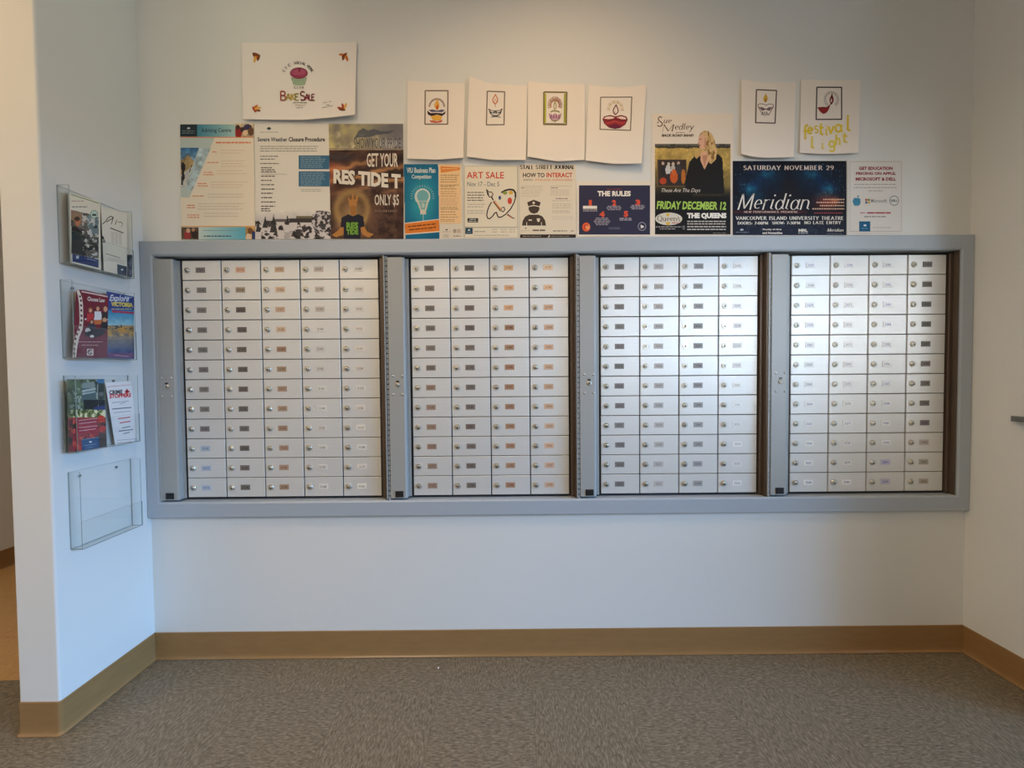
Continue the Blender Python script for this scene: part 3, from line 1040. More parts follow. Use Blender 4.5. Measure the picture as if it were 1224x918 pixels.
S.poly(arc(356.8, 86.0, 8.6, 4.4, 0, 350, 30), (178, 84, 112))
S.line(arc(357.2, 87.4, 10.3, 6.5, 0, 360, 30), 0.6, (110, 36, 56))
S.line(arc(357.5, 85.4, 7.5, 3.8, 150, 330, 12), 0.6, (122, 40, 62))
S.line(arc(355, 88.6, 5, 2.2, 20, 170, 8), 0.5, (122, 40, 62))
S.line([(356.6, 82), (358, 85.5), (359, 82)], 1.0, (112, 26, 50))
for k, ch_ in enumerate('C.S.C. SOCIAL WORK'):
    a = 204 + 132 * k / 17
    if ch_ != ' ':
        S.text_at(ch_, 356 + 18.6 * math.cos(math.radians(a)), 91.5 + 16.6 * math.sin(math.radians(a)), 3.4 if ch_ != '.' else 0.7, (a - 270) * 0.85, (70, 62, 52), 0.02, 0.8)
for ch_, x in zip('CLUB', (352.3, 355.6, 358.8, 362)):
    S.text_at(ch_, x, 104.4, 2.6, 0, (70, 62, 52), 0.02)
S.pen('B', 334.4, 119.8, 341.8, 10.8, (158, 62, 42), 1.5)
S.pen('A', 341.4, 119.8, 347.6, 7.8, (176, 150, 46), 1.4)
S.pen('K', 347.4, 119.8, 352.4, 7.8, (186, 160, 50), 1.4)
S.pen('E', 352.2, 119.8, 357.4, 7.8, (146, 136, 50), 1.4)
S.pen('S', 358.2, 119.8, 365.2, 10.4, (120, 46, 36), 1.6)
S.pen('A', 364.2, 119.8, 369.4, 7.4, (134, 42, 56), 1.3)
S.pen('L', 368.8, 119.8, 372.6, 7.2, (128, 40, 52), 1.3)
S.pen('E', 372.0, 119.8, 376.6, 7.2, (118, 40, 44), 1.3)
S.lines(350, 367, [122.6], 0.8, (110, 112, 84), 3, 0.05)
S.lines(353, 365, [125.6], 0.7, (160, 130, 96), 4, 0.05)
S.lines(354, 362, [128.6], 0.6, (160, 150, 140), 5, 0.05)
for k, (xa, xb, y) in enumerate([(386, 391, 123), (393, 396, 121.8), (390, 394, 125.6), (385, 391, 128.6), (392, 398, 127)]):
    S.line([(xa, y), (xb, y - 0.8)], 0.5, (120, 112, 106))
S.build('hand_drawn_notice', 'white sheet with pink cupcake drawing and coloured leaves in its corners', 'notice')

# ---- advising poster
S = Sheet([(215.1, 148.2), (303.1, 147.2)], [(216.6, 286.6), (305.2, 285.8)], (238, 226, 206), disp=curl(0, 0, 0, 0, 0, 0.0008))
def band(p, c0, c1, x0, x1):
    t = np.clip((p.X - x0) / (x1 - x0), 0, 1)[:, None]
    p.c = np.array(c0, float) * (1 - t) + np.array(c1, float) * t
def adv_top(p):
    band(p, (70, 138, 160), (176, 206, 200), 236, 283)
    p.rect(210, 140, 235.3, 164, (34, 52, 62))
    p.ell(225.4, 153.4, 1.8, 1.1, (220, 225, 225))
def photo_a(p):
    p.c[:] = (196, 174, 140)
    p.noise(0.5, 7, 3)
    p.ell(285, 158, 4.5, 7, (150, 34, 36)); p.ell(284, 152, 2.6, 2.6, (60, 40, 34)); p.ell(290, 155, 3, 3.2, (60, 44, 50))
    p.ell(296, 152, 5, 3.6, (56, 50, 90)); p.ell(300, 157, 3.6, 5, (104, 70, 50)); p.ell(293, 159, 3, 3.4, (232, 196, 160))
S.paint(215.3, 148.6, 281.2, 163.4, adv_top)
S.paint(281.2, 147.8, 303.2, 163.6, photo_a)
S.lines(217.5, 233, [156.6, 159], 0.5, (170, 180, 182), 1, 0.1)
S.text('Advising Centre', 240.4, 153.2, 276.4, 159.4, (52, 62, 78), 0.012)
S.rect(215.4, 163.6, 303.3, 164.5, (226, 128, 74))
S.poly([(215.5, 164.7), (256.2, 164.7), (226.2, 236), (216.2, 236)], (190, 204, 200))
def mount(p):
    p.ramp_y(176, (58, 110, 160), 198, (150, 186, 206))
    p.poly([(210, 196), (219, 190), (225, 185), (231, 192), (240, 200), (240, 230), (210, 230)], (170, 146, 104))
    p.noise(0.35, 5, 8)
    p.poly([(210, 214), (228, 200), (240, 196), (240, 240), (210, 240)], (206, 212, 214), 0.85)
    p.noise(0.22, 4, 5)
    p.ell(219, 200, 2.6, 5.5, (36, 36, 42)); p.ell(218.5, 195.5, 1.3, 1.5, (36, 36, 42))
    p.poly([(217, 203), (219.6, 203), (221, 212), (219.8, 218), (217.6, 210)], (40, 40, 46))
    p.poly([(217, 210), (216.4, 221), (218.4, 221), (219, 208)], (52, 52, 58))
    p.poly([(226, 206), (229, 196), (229.8, 196), (227, 206)], (60, 56, 50))
S.paint(215.9, 176.6, 240, 224, mount, 0.7, [(215.9, 176.6), (238, 176.6), (230.8, 196), (227.5, 210), (222, 224), (216.2, 224)])
def pale(p):
    p.c[:] = (178, 198, 204)
    p.noise(0.28, 5, 6)
S.paint(222, 176.6, 252.6, 228, pale, 0.8, [(238, 176.6), (252.2, 176.6), (230.2, 227), (221.2, 227)])
S.lines(258, 300, [170.4], 1.8, (232, 140, 104), 8, 0.03, word=(3, 7))
for k, (x, y, w) in enumerate([(253.6, 181.6, 7), (247.6, 194.2, 14), (243.2, 206, 13), (236.2, 219.4, 13), (230, 234.2, 15.5), (223.4, 245.4, 10), (223.8, 257, 17)]):
    S.lines(x, x + w, [y] if k in (0, 1, 4) else [y, y + 2.8], 1.1, (226, 146, 112), 20 + k, 0.2)
    S.lines(x + w + 3, 296, [y - 2, y + 1.4, y + 4.6][: 2 + k % 2], 0.6, (222, 190, 164) if k < 4 else (196, 184, 166), 40 + k, 0.25)
S.rect(216.4, 270.2, 305.0, 271.2, (232, 168, 92))
def adv_bot(p):
    band(p, (206, 222, 214), (96, 176, 200), 238, 292)
S.paint(216.6, 271.4, 305.0, 286.2, adv_bot, 1.2)
def photo_b(p):
    p.c[:] = (92, 76, 58)
    p.noise(0.7, 6, 17)
    p.ell(224, 281, 4, 6, (160, 60, 60)); p.ell(225, 275.6, 2.4, 2.8, (214, 170, 140)); p.ell(232, 280, 3.4, 5, (60, 46, 40)); p.ell(231, 274.6, 2, 2.4, (180, 136, 104))
S.paint(216.9, 271.8, 237.4, 286.0, photo_b)
def photo_c(p):
    p.c[:] = (202, 160, 96)
    p.noise(0.55, 5, 27)
    p.ell(299, 276, 3, 4, (120, 80, 50)); p.ell(303.4, 282, 2.6, 6, (40, 60, 110)); p.ell(297, 283, 3, 4, (226, 200, 170))
S.paint(293.4, 271.4, 305.0, 286.0, photo_c)
S.lines(243, 288, [275.6], 0.7, (120, 150, 156), 61, 0.05)
S.lines(243.5, 280, [282.2], 1.2, (52, 66, 78), 62, 0.1)
S.build('notice_poster', 'pale poster with mountain picture and orange headings, leftmost of the lower row', 'poster', 'posters taped above the mailboxes')

# ---- weather closure poster
S = Sheet([(303.8, 148.6), (392.8, 147.8)], [(305.4, 286.0), (395.4, 285.2)], (232, 226, 216), disp=curl(0, 0, 0, 0, 0, 0.0012))
def snow(p):
    p.ramp_y(252, (232, 226, 216), 262, (206, 200, 198))
    p.noise(0.06, 8, 3)
    g = p.Y > 264
    n = fbm(p.X, p.Y, 7, 4)
    p.mix(g, (214, 208, 206))
    p.mix(g * (n > 0.56), (92, 84, 86)); p.mix(g * (n > 0.63), (44, 40, 44))
    p.rect(345, 261.4, 376, 266, (62, 56, 58)); p.rect(354, 258.6, 375, 261.4, (112, 104, 78)); p.rect(326, 262, 346, 265.4, (104, 96, 96))
    for (tx, ty, w, h) in [(317, 258, 3.4, 14), (327, 256, 4.6, 22), (343.6, 256, 2.4, 13), (308.6, 263, 3, 14)]:
        p.poly([(tx, ty), (tx + w, ty + h), (tx - w, ty + h)], (44, 42, 46), 0.9)
    d = np.hypot((p.X - 385) / 13, (p.Y - 264) / 13)
    p.mix((d < 1 + 0.5 * (fbm(p.X, p.Y, 4, 9) - .5)) * 0.9, (56, 52, 56))
    p.mix((d < 0.95) * (fbm(p.X, p.Y, 3, 12) > 0.52), (200, 194, 194))
    d = np.hypot((p.X - 364) / 11, (p.Y - 277) / 8)
    p.mix((d < 1) * (fbm(p.X, p.Y, 3.5, 19) > 0.46), (62, 58, 62))
    p.poly([(326, 287), (340, 276), (352, 273), (346, 287)], (216, 210, 208), 0.8)
S.paint(305.1, 252, 395.2, 285.6, snow)
S.poly([(318.4, 153.6), (321.6, 151.6), (324.6, 153.6), (321.6, 155.6)], (54, 74, 84))
S.lines(311, 334, [158], 0.6, (150, 148, 140), 2, 0.05)
S.text('Severe Weather', 307.8, 164.0, 343.4, 169.2, (70, 88, 104), 0.022)
S.text('Closure Procedure', 345, 163.8, 388.4, 169.2, (30, 34, 40), 0.03)
S.lines(311, 382, [175, 177.8, 180.6], 0.8, (128, 124, 118), 3, 0.1)
S.lines(311, 334, [186.8, 190.2, 195.4], 1.0, (112, 108, 104), 4, 0.3)
for k, y in enumerate([200.4, 203, 205.4, 210.6, 215.6, 220.8, 226, 231, 236.2, 241.4, 246.6, 249.4, 252]):
    S.lines(312, 330 if k not in (11, 12) else 324, [y], 1.1, (74, 70, 70), 70 + k, 0.3)
S.rect(312, 207.9, 343, 208.3, (150, 146, 140))
for (a, b_, yy) in [(185.8, 202.2, 6), (204.8, 222.8, 7)]:
    S.rect(357.0, a, 392.9 + (a - 148) * 0.018, b_, (58, 108, 142))
    S.lines(359.4, 389, [a + 2.2 + k * 2.35 for k in range(yy)], 0.75, (150, 180, 196), int(a), 0.2)
S.lines(360, 391, [226.4, 228.6], 0.6, (170, 166, 158), 6, 0.3)
S.build('notice_poster', 'white notice with two blue boxes over a snowy campus picture', 'poster', 'posters taped above the mailboxes')

# ---- t-shirt poster
S = Sheet([(391.8, 147.8), (481.6, 147.3)], [(395.6, 286.0), (482.8, 285.4)], (216, 206, 190), disp=curl(0, 0, 0, 0, 0, 0.0008), gloss=False)
def tide(p):
    n1, n2 = fbm(p.X, p.Y, 26, 31), fbm(p.X, p.Y, 9, 44)
    sky = p.Y < 179
    t = np.clip((p.X - 400) / 70, 0, 1)
    p.c = np.array([206, 190, 128])[None] * (1 - t[:, None]) + np.array([120, 118, 122])[None] * t[:, None]
    p.mix((n1 - 0.45) * 3 * sky, (112, 106, 112)); p.mix((n2 - 0.55) * 3 * sky, (226, 214, 170))
    p.poly([(424, 165), (428, 157), (434, 153), (440, 156), (447, 154), (456, 157), (472, 156), (464, 160), (452, 161), (440, 164)], (78, 82, 94), 0.8)
    p.ell(466, 172, 14, 6, (190, 190, 190), 0.6, 0.8)
    p.rect(390, 177.4, 484, 178.6, (150, 132, 120))
    g = ~sky
    base = np.array([70, 48, 42]) + (fbm(p.X, p.Y * 1.5, 15, 51)[:, None] - 0.5) * np.array([110, 84, 70])
    p.c = np.where(g[:, None], base, p.c)
    w = np.sin(p.Y * 0.42 + 5 * fbm(p.X, p.Y, 18, 3) + p.X * 0.10)
    z = np.exp(-((p.Y - 208 - (p.X - 436) * 0.08) / 20) ** 2)
    p.mix(np.clip(w, 0, 1) * z * g * 0.9, (204, 146, 92)); p.mix(np.clip(-w - 0.3, 0, 1) * z * g, (44, 28, 26))
    p.mix(np.exp(-np.hypot((p.X - 398) / 9, (p.Y - 204) / 14)) * g * 0.9, (208, 116, 76))
    p.ell(405, 188, 16, 6, (42, 40, 54), 0.7, 0.6)
    p.mix(np.exp(-(np.hypot((p.X - 421) / 21, (p.Y - 250) / 22) - 0.9) ** 2 / 0.05) * 0.65 * (p.Y > 225), (196, 158, 96))
    p.mix(np.exp(-np.hypot((p.X - 421) / 16, (p.Y - 262) / 24) ** 2) * 0.75 * (p.Y > 224), (206, 170, 104))
    p.mix((p.Y > 222) * np.clip((fbm(p.X, p.Y, 6, 66) - 0.42) * 2.4, 0, 0.5) * (p.X > 440), (120, 84, 66))
    sk = (186, 128, 66)
    p.ell(422, 243.6, 4.6, 5.4, sk); p.poly([(419.6, 246), (424.8, 246), (425.6, 257), (418.8, 257)], (168, 110, 56))
    p.poly([(417.4, 243), (415.6, 236), (417.8, 237), (419.6, 241)], sk); p.poly([(424.6, 241), (425.6, 233.6), (428.4, 234), (427, 242)], sk)
    p.poly([(420.4, 239), (420.6, 231.6), (422.4, 231.6), (423, 239)], sk)
    p.poly([(409, 270), (414, 271), (410, 281), (402, 283.5), (396.5, 281), (402, 277)], sk)
    p.poly([(430, 272), (435, 270), (439, 277), (447, 280), (441, 284), (434, 281)], sk)
    p.poly([(411, 285.8), (410.6, 272), (406.8, 271), (408.4, 260), (416, 256), (422, 258.4), (428, 256), (434.4, 259), (435.6, 270.6), (431.4, 272), (430.8, 285.8)], (28, 30, 48))
    p.mix((p.X > 474) * (p.Y > 222) * 0.4, (40, 20, 20))
S.paint(392.3, 148.2, 481.8, 178.6, tide)
S.paint(393.2, 178.6, 482.2, 232, tide)
S.paint(394.6, 232, 482.4, 285.6, tide)
S.text('SHOW YOUR PRIDE', 423, 165, 479, 177.4, (66, 66, 72), -0.005)
S.text('GET YOUR', 438.4, 183, 475.6, 199.6, (232, 222, 206), 0.02)
S.text('RES TIDE T', 399.2, 202.6, 479.4, 220.4, (60, 36, 30), 0.075, slope=0.08)
S.text('RES TIDE T', 398.6, 201.8, 479.0, 219.4, (236, 228, 214), 0.05, slope=0.08)
S.text('ONLY $5', 447.8, 232.4, 476.8, 247.4, (226, 216, 200), 0.015)
S.lines(448, 475, [252.2], 2.6, (124, 100, 86), 9, 0.02, word=(1.0, 3.0))
S.text('RES', 414, 265.6, 428.2, 273.6, (122, 172, 62), 0.05)
S.text('TIDE', 414, 274.0, 428.4, 280.4, (122, 172, 62), 0.05)
S.build('notice_poster', 'dark brown poster with big white lettering and a figure in a navy T-shirt', 'poster', 'posters taped above the mailboxes')

# ---- light bulb flyer
S = Sheet([(482.4, 196.4), (552.4, 195.6)], [(484.2, 286.0), (553.6, 285.4)], (226, 214, 194), disp=curl(0, 0, 0, 0, 0, 0.0014), gloss=False)
BP = [(482.7, 196.4), (523.7, 196.2), (525.3, 285.6), (484.5, 285.8)]
def bulb(p):
    d = np.hypot((p.X - 505) / 19, (p.Y - 240) / 34)
    p.c = np.array([2, 92, 134])[None] + np.exp(-d * d)[:, None] * np.array([44, 68, 40])[None]
    p.noise(0.06, 14, 2)
    p.ell(505, 235, 9.4, 9.8, (206, 214, 206)); p.ell(505.4, 234.6, 7.0, 7.4, (116, 176, 178))
    p.poly([(498, 240), (512.6, 240), (509.4, 252), (502.4, 252)], (206, 208, 190)); p.poly([(500.6, 240.6), (510.2, 240.6), (507.6, 251), (503.6, 251)], (128, 180, 178))
    p.rect(502.3, 250.6, 509.2, 256, (214, 206, 184))
    p.rect(505.3, 256, 505.9, 266, (190, 206, 200))
    p.poly([(503, 238), (504.8, 246), (505.6, 240), (506.8, 246), (508, 237), (507, 248), (504.4, 248)], (214, 214, 196), 0.8)
S.paint(482.7, 196.2, 525.3, 285.8, bulb, 0.62, BP)
for k in range(17):
    a = math.radians(172 + 196 * k / 16)
    S.line([(505 + 11.6 * math.cos(a), 235.4 + 11.6 * math.sin(a)), (505 + 14.4 * math.cos(a), 235.4 + 14.4 * math.sin(a))], 0.5, (170, 206, 204))
S.poly([(484.0, 266.4), (524.8, 261.6), (525.2, 277.4), (484.4, 280.6)], (238, 226, 206))
S.poly([(484.0, 267.4), (524.8, 262.6), (525.2, 276.2), (484.4, 279.4)], (226, 128, 46))
S.text('VIU Business Plan', 486.2, 200.4, 520.4, 206.6, (222, 230, 226), 0.02)
S.text('Competition', 492.2, 208.6, 515.4, 215, (222, 230, 226), 0.02)
for (xa, xb, y, sd) in [(487.5, 521, 269.6, 1), (489, 521, 273.6, 2)]:
    R = random.Random(sd)
    a = xa
    l = S.up()
    while a < xb:
        e = a + R.uniform(3, 6.4)
        S.line([(a, y - (a - 487) * 0.10 + 1.4), (min(e, xb), y - (e - 487) * 0.10 + 1.4)], 1.5, (118, 62, 30), l)
        a = e + 0.9
S.poly([(525.0, 196.6), (549.8, 196.4), (551.4, 267), (525.6, 267)], (240, 202, 152))
S.poly([(526.4, 198.6), (550.2, 200.2), (549.6, 203.2), (527, 206.6)], (230, 138, 62))
S.lines(528.5, 547, [201.6], 1.2, (240, 190, 130), 12, 0.1)
for k, (ys, c) in enumerate([([209.4, 212, 214.8, 217.6], (140, 110, 84)), ([221.2, 223, 225.8], (130, 100, 78)), ([229, 231.4, 234.2], (178, 142, 108)), ([237, 239, 241, 243, 245], (206, 168, 128)), ([248, 250, 253.2], (150, 118, 90)), ([256.6, 259.6, 262.6, 264.6], (176, 140, 106))]):
    S.lines(526.6, 548.6, ys, 0.8, c, 200 + k, 0.25)
S.ell(533.8, 274.6, 1.3, 0.8, (70, 70, 66)); S.lines(528.6, 538.6, [277], 0.5, (150, 140, 126), 3, 0.05)
S.line(arc(543.4, 276, 1.3, 1.7, 0, 360, 10), 0.7, (70, 62, 54)); S.lines(546, 551, [274.4, 276, 277.6], 0.7, (190, 160, 140), 5, 0.05)
S.lines(530, 537, [281, 283], 0.6, (150, 142, 130), 6, 0.1); S.lines(542, 551, [282.2], 0.9, (130, 122, 110), 7, 0.05)
S.build('flyer', 'blue and peach flyer with a glowing light bulb', 'flyer', 'flyers taped above the mailboxes')

# ---- art sale
S = Sheet([(554.4, 198.0), (619.2, 197.4)], [(555.2, 285.2), (620.0, 284.6)], (232, 222, 200), disp=curl(0, 0, 0, 0, 0, 0.0009))
S.box4(555.0, 198.6, 618.8, 271.6, 0.4, (150, 142, 126))
S.box4(555.4, 271.8, 619.2, 284.2, 0.4, (170, 162, 146))
S.text('ART SALE', 557.8, 205.4, 602.4, 213.4, (212, 66, 44), 0.012)
S.text('Nov 17 - Dec 5', 558.4, 217.2, 596.8, 222.8, (122, 124, 130), 0.008)
S.lines(558.4, 579, [230, 233.2, 236.4, 239.4], 1.1, (104, 100, 94), 3, 0.1)
S.lines(558.6, 580, [244.2, 247.2, 252, 254.8], 0.8, (170, 162, 148), 4, 0.1)
S.rect(558.8, 260.8, 571.6, 265.8, (46, 46, 48)); S.lines(561.4, 569, [262.2], 0.8, (220, 214, 200), 5, 0.02); S.lines(560, 570.6, [264.4], 0.8, (220, 214, 200), 6, 0.02)
S.line([(599, 230.4), (603, 227.6), (609, 226), (614, 226.8), (616.4, 230), (616.6, 235), (614.6, 242), (610.4, 249.6), (604.6, 256), (599.4, 259.4), (596, 259.8), (594.6, 257.6), (593.4, 253.8), (591.4, 254.6), (588.8, 258.4), (585.4, 261.4), (583, 261), (581.8, 257.4), (582.6, 252), (584.8, 246), (587.6, 241.6)], 1.3, (44, 38, 36))
S.line([(599.6, 230), (603.4, 227.8), (609.4, 226.4), (614, 227.4), (616, 231), (616, 236)], 1.8, (44, 38, 36))
S.ell(597.4, 236.4, 1.6, 2.5, (70, 88, 128)); S.ell(603.6, 230.6, 2.7, 2.1, (150, 160, 76)); S.ell(610.6, 230.2, 2.6, 2.3, (222, 178, 66)); S.ell(609.4, 240, 2.6, 4.0, (204, 70, 50))
S.line([(581.4, 226.4), (584.4, 229.4), (587.6, 229.6), (589.4, 232), (588, 235), (585, 235.4), (583, 232.6), (581.4, 226.4)], 1.0, (44, 38, 36))
S.poly([(582, 227.6), (584, 230.6), (584.6, 233.6), (583.2, 232)], (44, 38, 36))
S.line([(587.4, 235), (589.6, 239.4)], 1.6, (70, 62, 58))
S.line([(590.4, 240.4), (599, 251.2)], 3.2, (44, 38, 36)); S.line([(591, 240.6), (599, 250.6)], 1.9, (216, 140, 92)); S.line([(591.6, 240.2), (598.6, 248.6)], 0.7, (236, 206, 170))
S.line([(598.6, 251.8), (601.4, 253.2), (603.6, 250.6), (602.4, 247.6), (599.6, 248.4)], 1.0, (44, 38, 36))
S.line([(606.4, 256.4), (612.6, 260.4), (615.6, 261.2)], 1.5, (70, 50, 40), taper=(1.3, 0.3)); S.line([(607, 257.4), (612, 260.4)], 0.8, (220, 110, 80))
S.rect(556.2, 272.4, 565.0, 279.6, (26, 66, 84)); S.ell(560.6, 275, 1.4, 1.0, (214, 222, 220)); S.lines(558, 563.4, [277.6], 0.5, (160, 190, 196), 7, 0.02)
S.lines(567, 580, [276.8], 0.8, (150, 142, 128), 8, 0.02)
for k, x in enumerate((588, 598.4, 608.4)):
    S.lines(x, x + 7.6, [274.2, 277.2], 0.7, (176, 168, 150), 9 + k, 0.1)
S.lines(566, 610, [281.2], 0.7, (180, 172, 154), 12, 0.05)
S.build('flyer', 'cream flyer with a red heading and a painter palette and brush', 'flyer', 'flyers taped above the mailboxes')

# ---- stall journal
S = Sheet([(620.6, 196.8), (688.2, 196.2)], [(621.4, 285.0), (688.6, 284.4)], (230, 218, 196), disp=curl(0, 0, 0, 0, 0, 0.0006))
S.pen('STALL STREET JOURNAL', 621.8, 202.0, 687.0, 4.4, (66, 52, 44), 1.15, 0.4, 0.55)
S.rect(621.6, 203.9, 687.6, 204.2, (222, 176, 130))
S.text('HOW TO', 625.0, 206.6, 651.0, 212.0, (70, 58, 52), 0.028)
S.text('INTERACT', 653.2, 206.4, 684.2, 212.0, (206, 70, 46), 0.03)
S.text('WITH', 625.2, 213.9, 636.4, 216.2, (140, 124, 110), 0.02)
S.text('POLICE OFFICERS', 640.0, 213.9, 684.2, 216.2, (224, 150, 112), 0.02)
S.lines(622.6, 650, [222.4, 224.6, 227.2, 229.6, 231.8, 234.4], 0.55, (192, 176, 154), 3, 0.2)
S.lines(658, 684, [222.4, 227, 229, 231, 233], 0.55, (196, 180, 158), 4, 0.2)
S.lines(658.4, 667, [224.6], 0.8, (120, 104, 92), 5, 0.02); S.lines(622.6, 627, [224.6], 0.8, (120, 104, 92), 6, 0.02)
S.lines(664.4, 678.6, [237.4], 0.9, (120, 104, 92), 7, 0.02)
S.lines(660, 683, [240, 243.8, 246, 248.4, 252, 254], 0.6, (190, 174, 152), 8, 0.25)
S.lines(660, 687, [259.4, 262], 0.5, (206, 190, 166), 9, 0.2)
DK = (74, 60, 52)
S.poly([(630.2, 241.8), (638, 238.8), (646.2, 241.8), (645, 246.4), (638, 245), (631.4, 246.4)], DK)
S.poly([(632, 247.4), (638, 246.2), (644.6, 247.4), (644.8, 250.6), (642.4, 254.2), (638.2, 255.4), (634.2, 254.2), (631.8, 250.6)], DK)
S.poly([(624, 269.6), (624.8, 264), (627.6, 259), (632.6, 256.6), (643.8, 256.6), (648.6, 258.8), (651.6, 263.6), (652.6, 269.6)], DK)
PA = (230, 218, 196)
S.rect(629.2, 265.6, 630.0, 269.7, PA); S.rect(646.8, 265.6, 647.6, 269.7, PA)
S.rect(631.8, 262.4, 635.8, 263.8, PA); S.poly([(641.6, 261.0), (645.6, 261.0), (645.2, 264.0), (643.6, 265.8), (642, 264.0)], PA)
S.rect(637.3, 240.8, 638.5, 244.2, PA); S.rect(636.2, 241.9, 639.6, 243.1, PA)
S.lines(622.6, 634, [275.8], 0.6, (196, 180, 158), 10, 0.05); S.ell(628.6, 272.8, 1.0, 0.7, (90, 78, 70))
S.lines(636.6, 651.8, [275.2], 1.7, (112, 98, 86), 11, 0.02, word=(6, 9)); S.lines(661, 678, [276], 1.1, (140, 124, 110), 12, 0.02); S.lines(682, 686, [276], 0.9, (150, 134, 118), 13, 0.02)
S.rect(621.6, 280.2, 688.3, 284.4, (50, 38, 32)); S.lines(625, 648, [282.4], 0.6, (180, 164, 146), 14, 0.02); S.lines(657, 681, [282.4], 0.6, (180, 164, 146), 15, 0.02)
S.poly([(654.8, 283.6), (656.6, 281.0), (657.2, 282.0), (656, 283.8)], (232, 222, 206))
S.build('flyer', 'cream newsletter with a black police officer figure', 'flyer', 'flyers taped above the mailboxes')

# ---- the rules
S = Sheet([(689.4, 216.6), (778.4, 215.8)], [(690.0, 283.0), (779.0, 282.0)], (234, 224, 208), disp=curl(0, 0, 0, 0, 0, 0.0013))
S.rect(692.0, 221.5, 777.0, 280.4, (48, 48, 72))
S.text('THE RULES', 714.2, 228.2, 754.0, 234.6, (240, 232, 220), 0.05)
S.lines(725.4, 743.4, [226.2], 0.7, (170, 70, 60), 2, 0.02)
for s, x0, y0, x1, y1 in [('1', 703.8, 239.0, 707.4, 246.0), ('2', 731.6, 239.0, 736.6, 246.2), ('3', 759.6, 238.6, 765.4, 245.6), ('4', 716.6, 252.6, 722.8, 259.6), ('5', 745.6, 252.2, 751.0, 259.4)]:
    S.text(s, x0, y0, x1, y1, (222, 86, 54), 0.06)
S.rect(696.8, 246.0, 713.6, 249.4, (238, 230, 214)); S.lines(697, 714, [250.4, 252.2], 1.2, (158, 150, 150), 3, 0.06)
for (cx, cy, hw, n, c) in [(734, 248.6, 9, 3, (150, 146, 156)), (762.6, 247.6, 9, 3, (160, 156, 166)), (719.6, 264.6, 10, 5, (150, 146, 156)), (748, 262, 8, 2, (160, 156, 166))]:
    for k in range(n):
        y = cy + (k - (n - 1) / 2) * 1.9
        w = hw * (1 - 0.14 * abs(k - (n - 1) / 2))
        S.lines(cx - w, cx + w, [y], 1.2, c, int(cx) + k, 0.02, word=(2, 6))
S.ell(700.8, 271.4, 4.8, 5.4, (226, 96, 50)); S.ell(702.6, 271.6, 2.4, 3.2, (240, 150, 96)); S.line(arc(700.8, 271.4, 2.6, 2.8, 120, 330, 8), 1.0, (170, 58, 40))
S.line(arc(767.4, 270.6, 4.6, 4.8, 0, 360, 22), 0.9, (150, 148, 158)); S.poly([(765.6, 268.4), (769.8, 270.4), (769.2, 272), (766, 273)], (228, 222, 216))
S.text('connect', 727.6, 271.2, 741.0, 274.2, (112, 112, 130), 0.01)
S.build('flyer', 'small navy flyer with five orange numbers on white paper', 'flyer', 'flyers taped above the mailboxes')

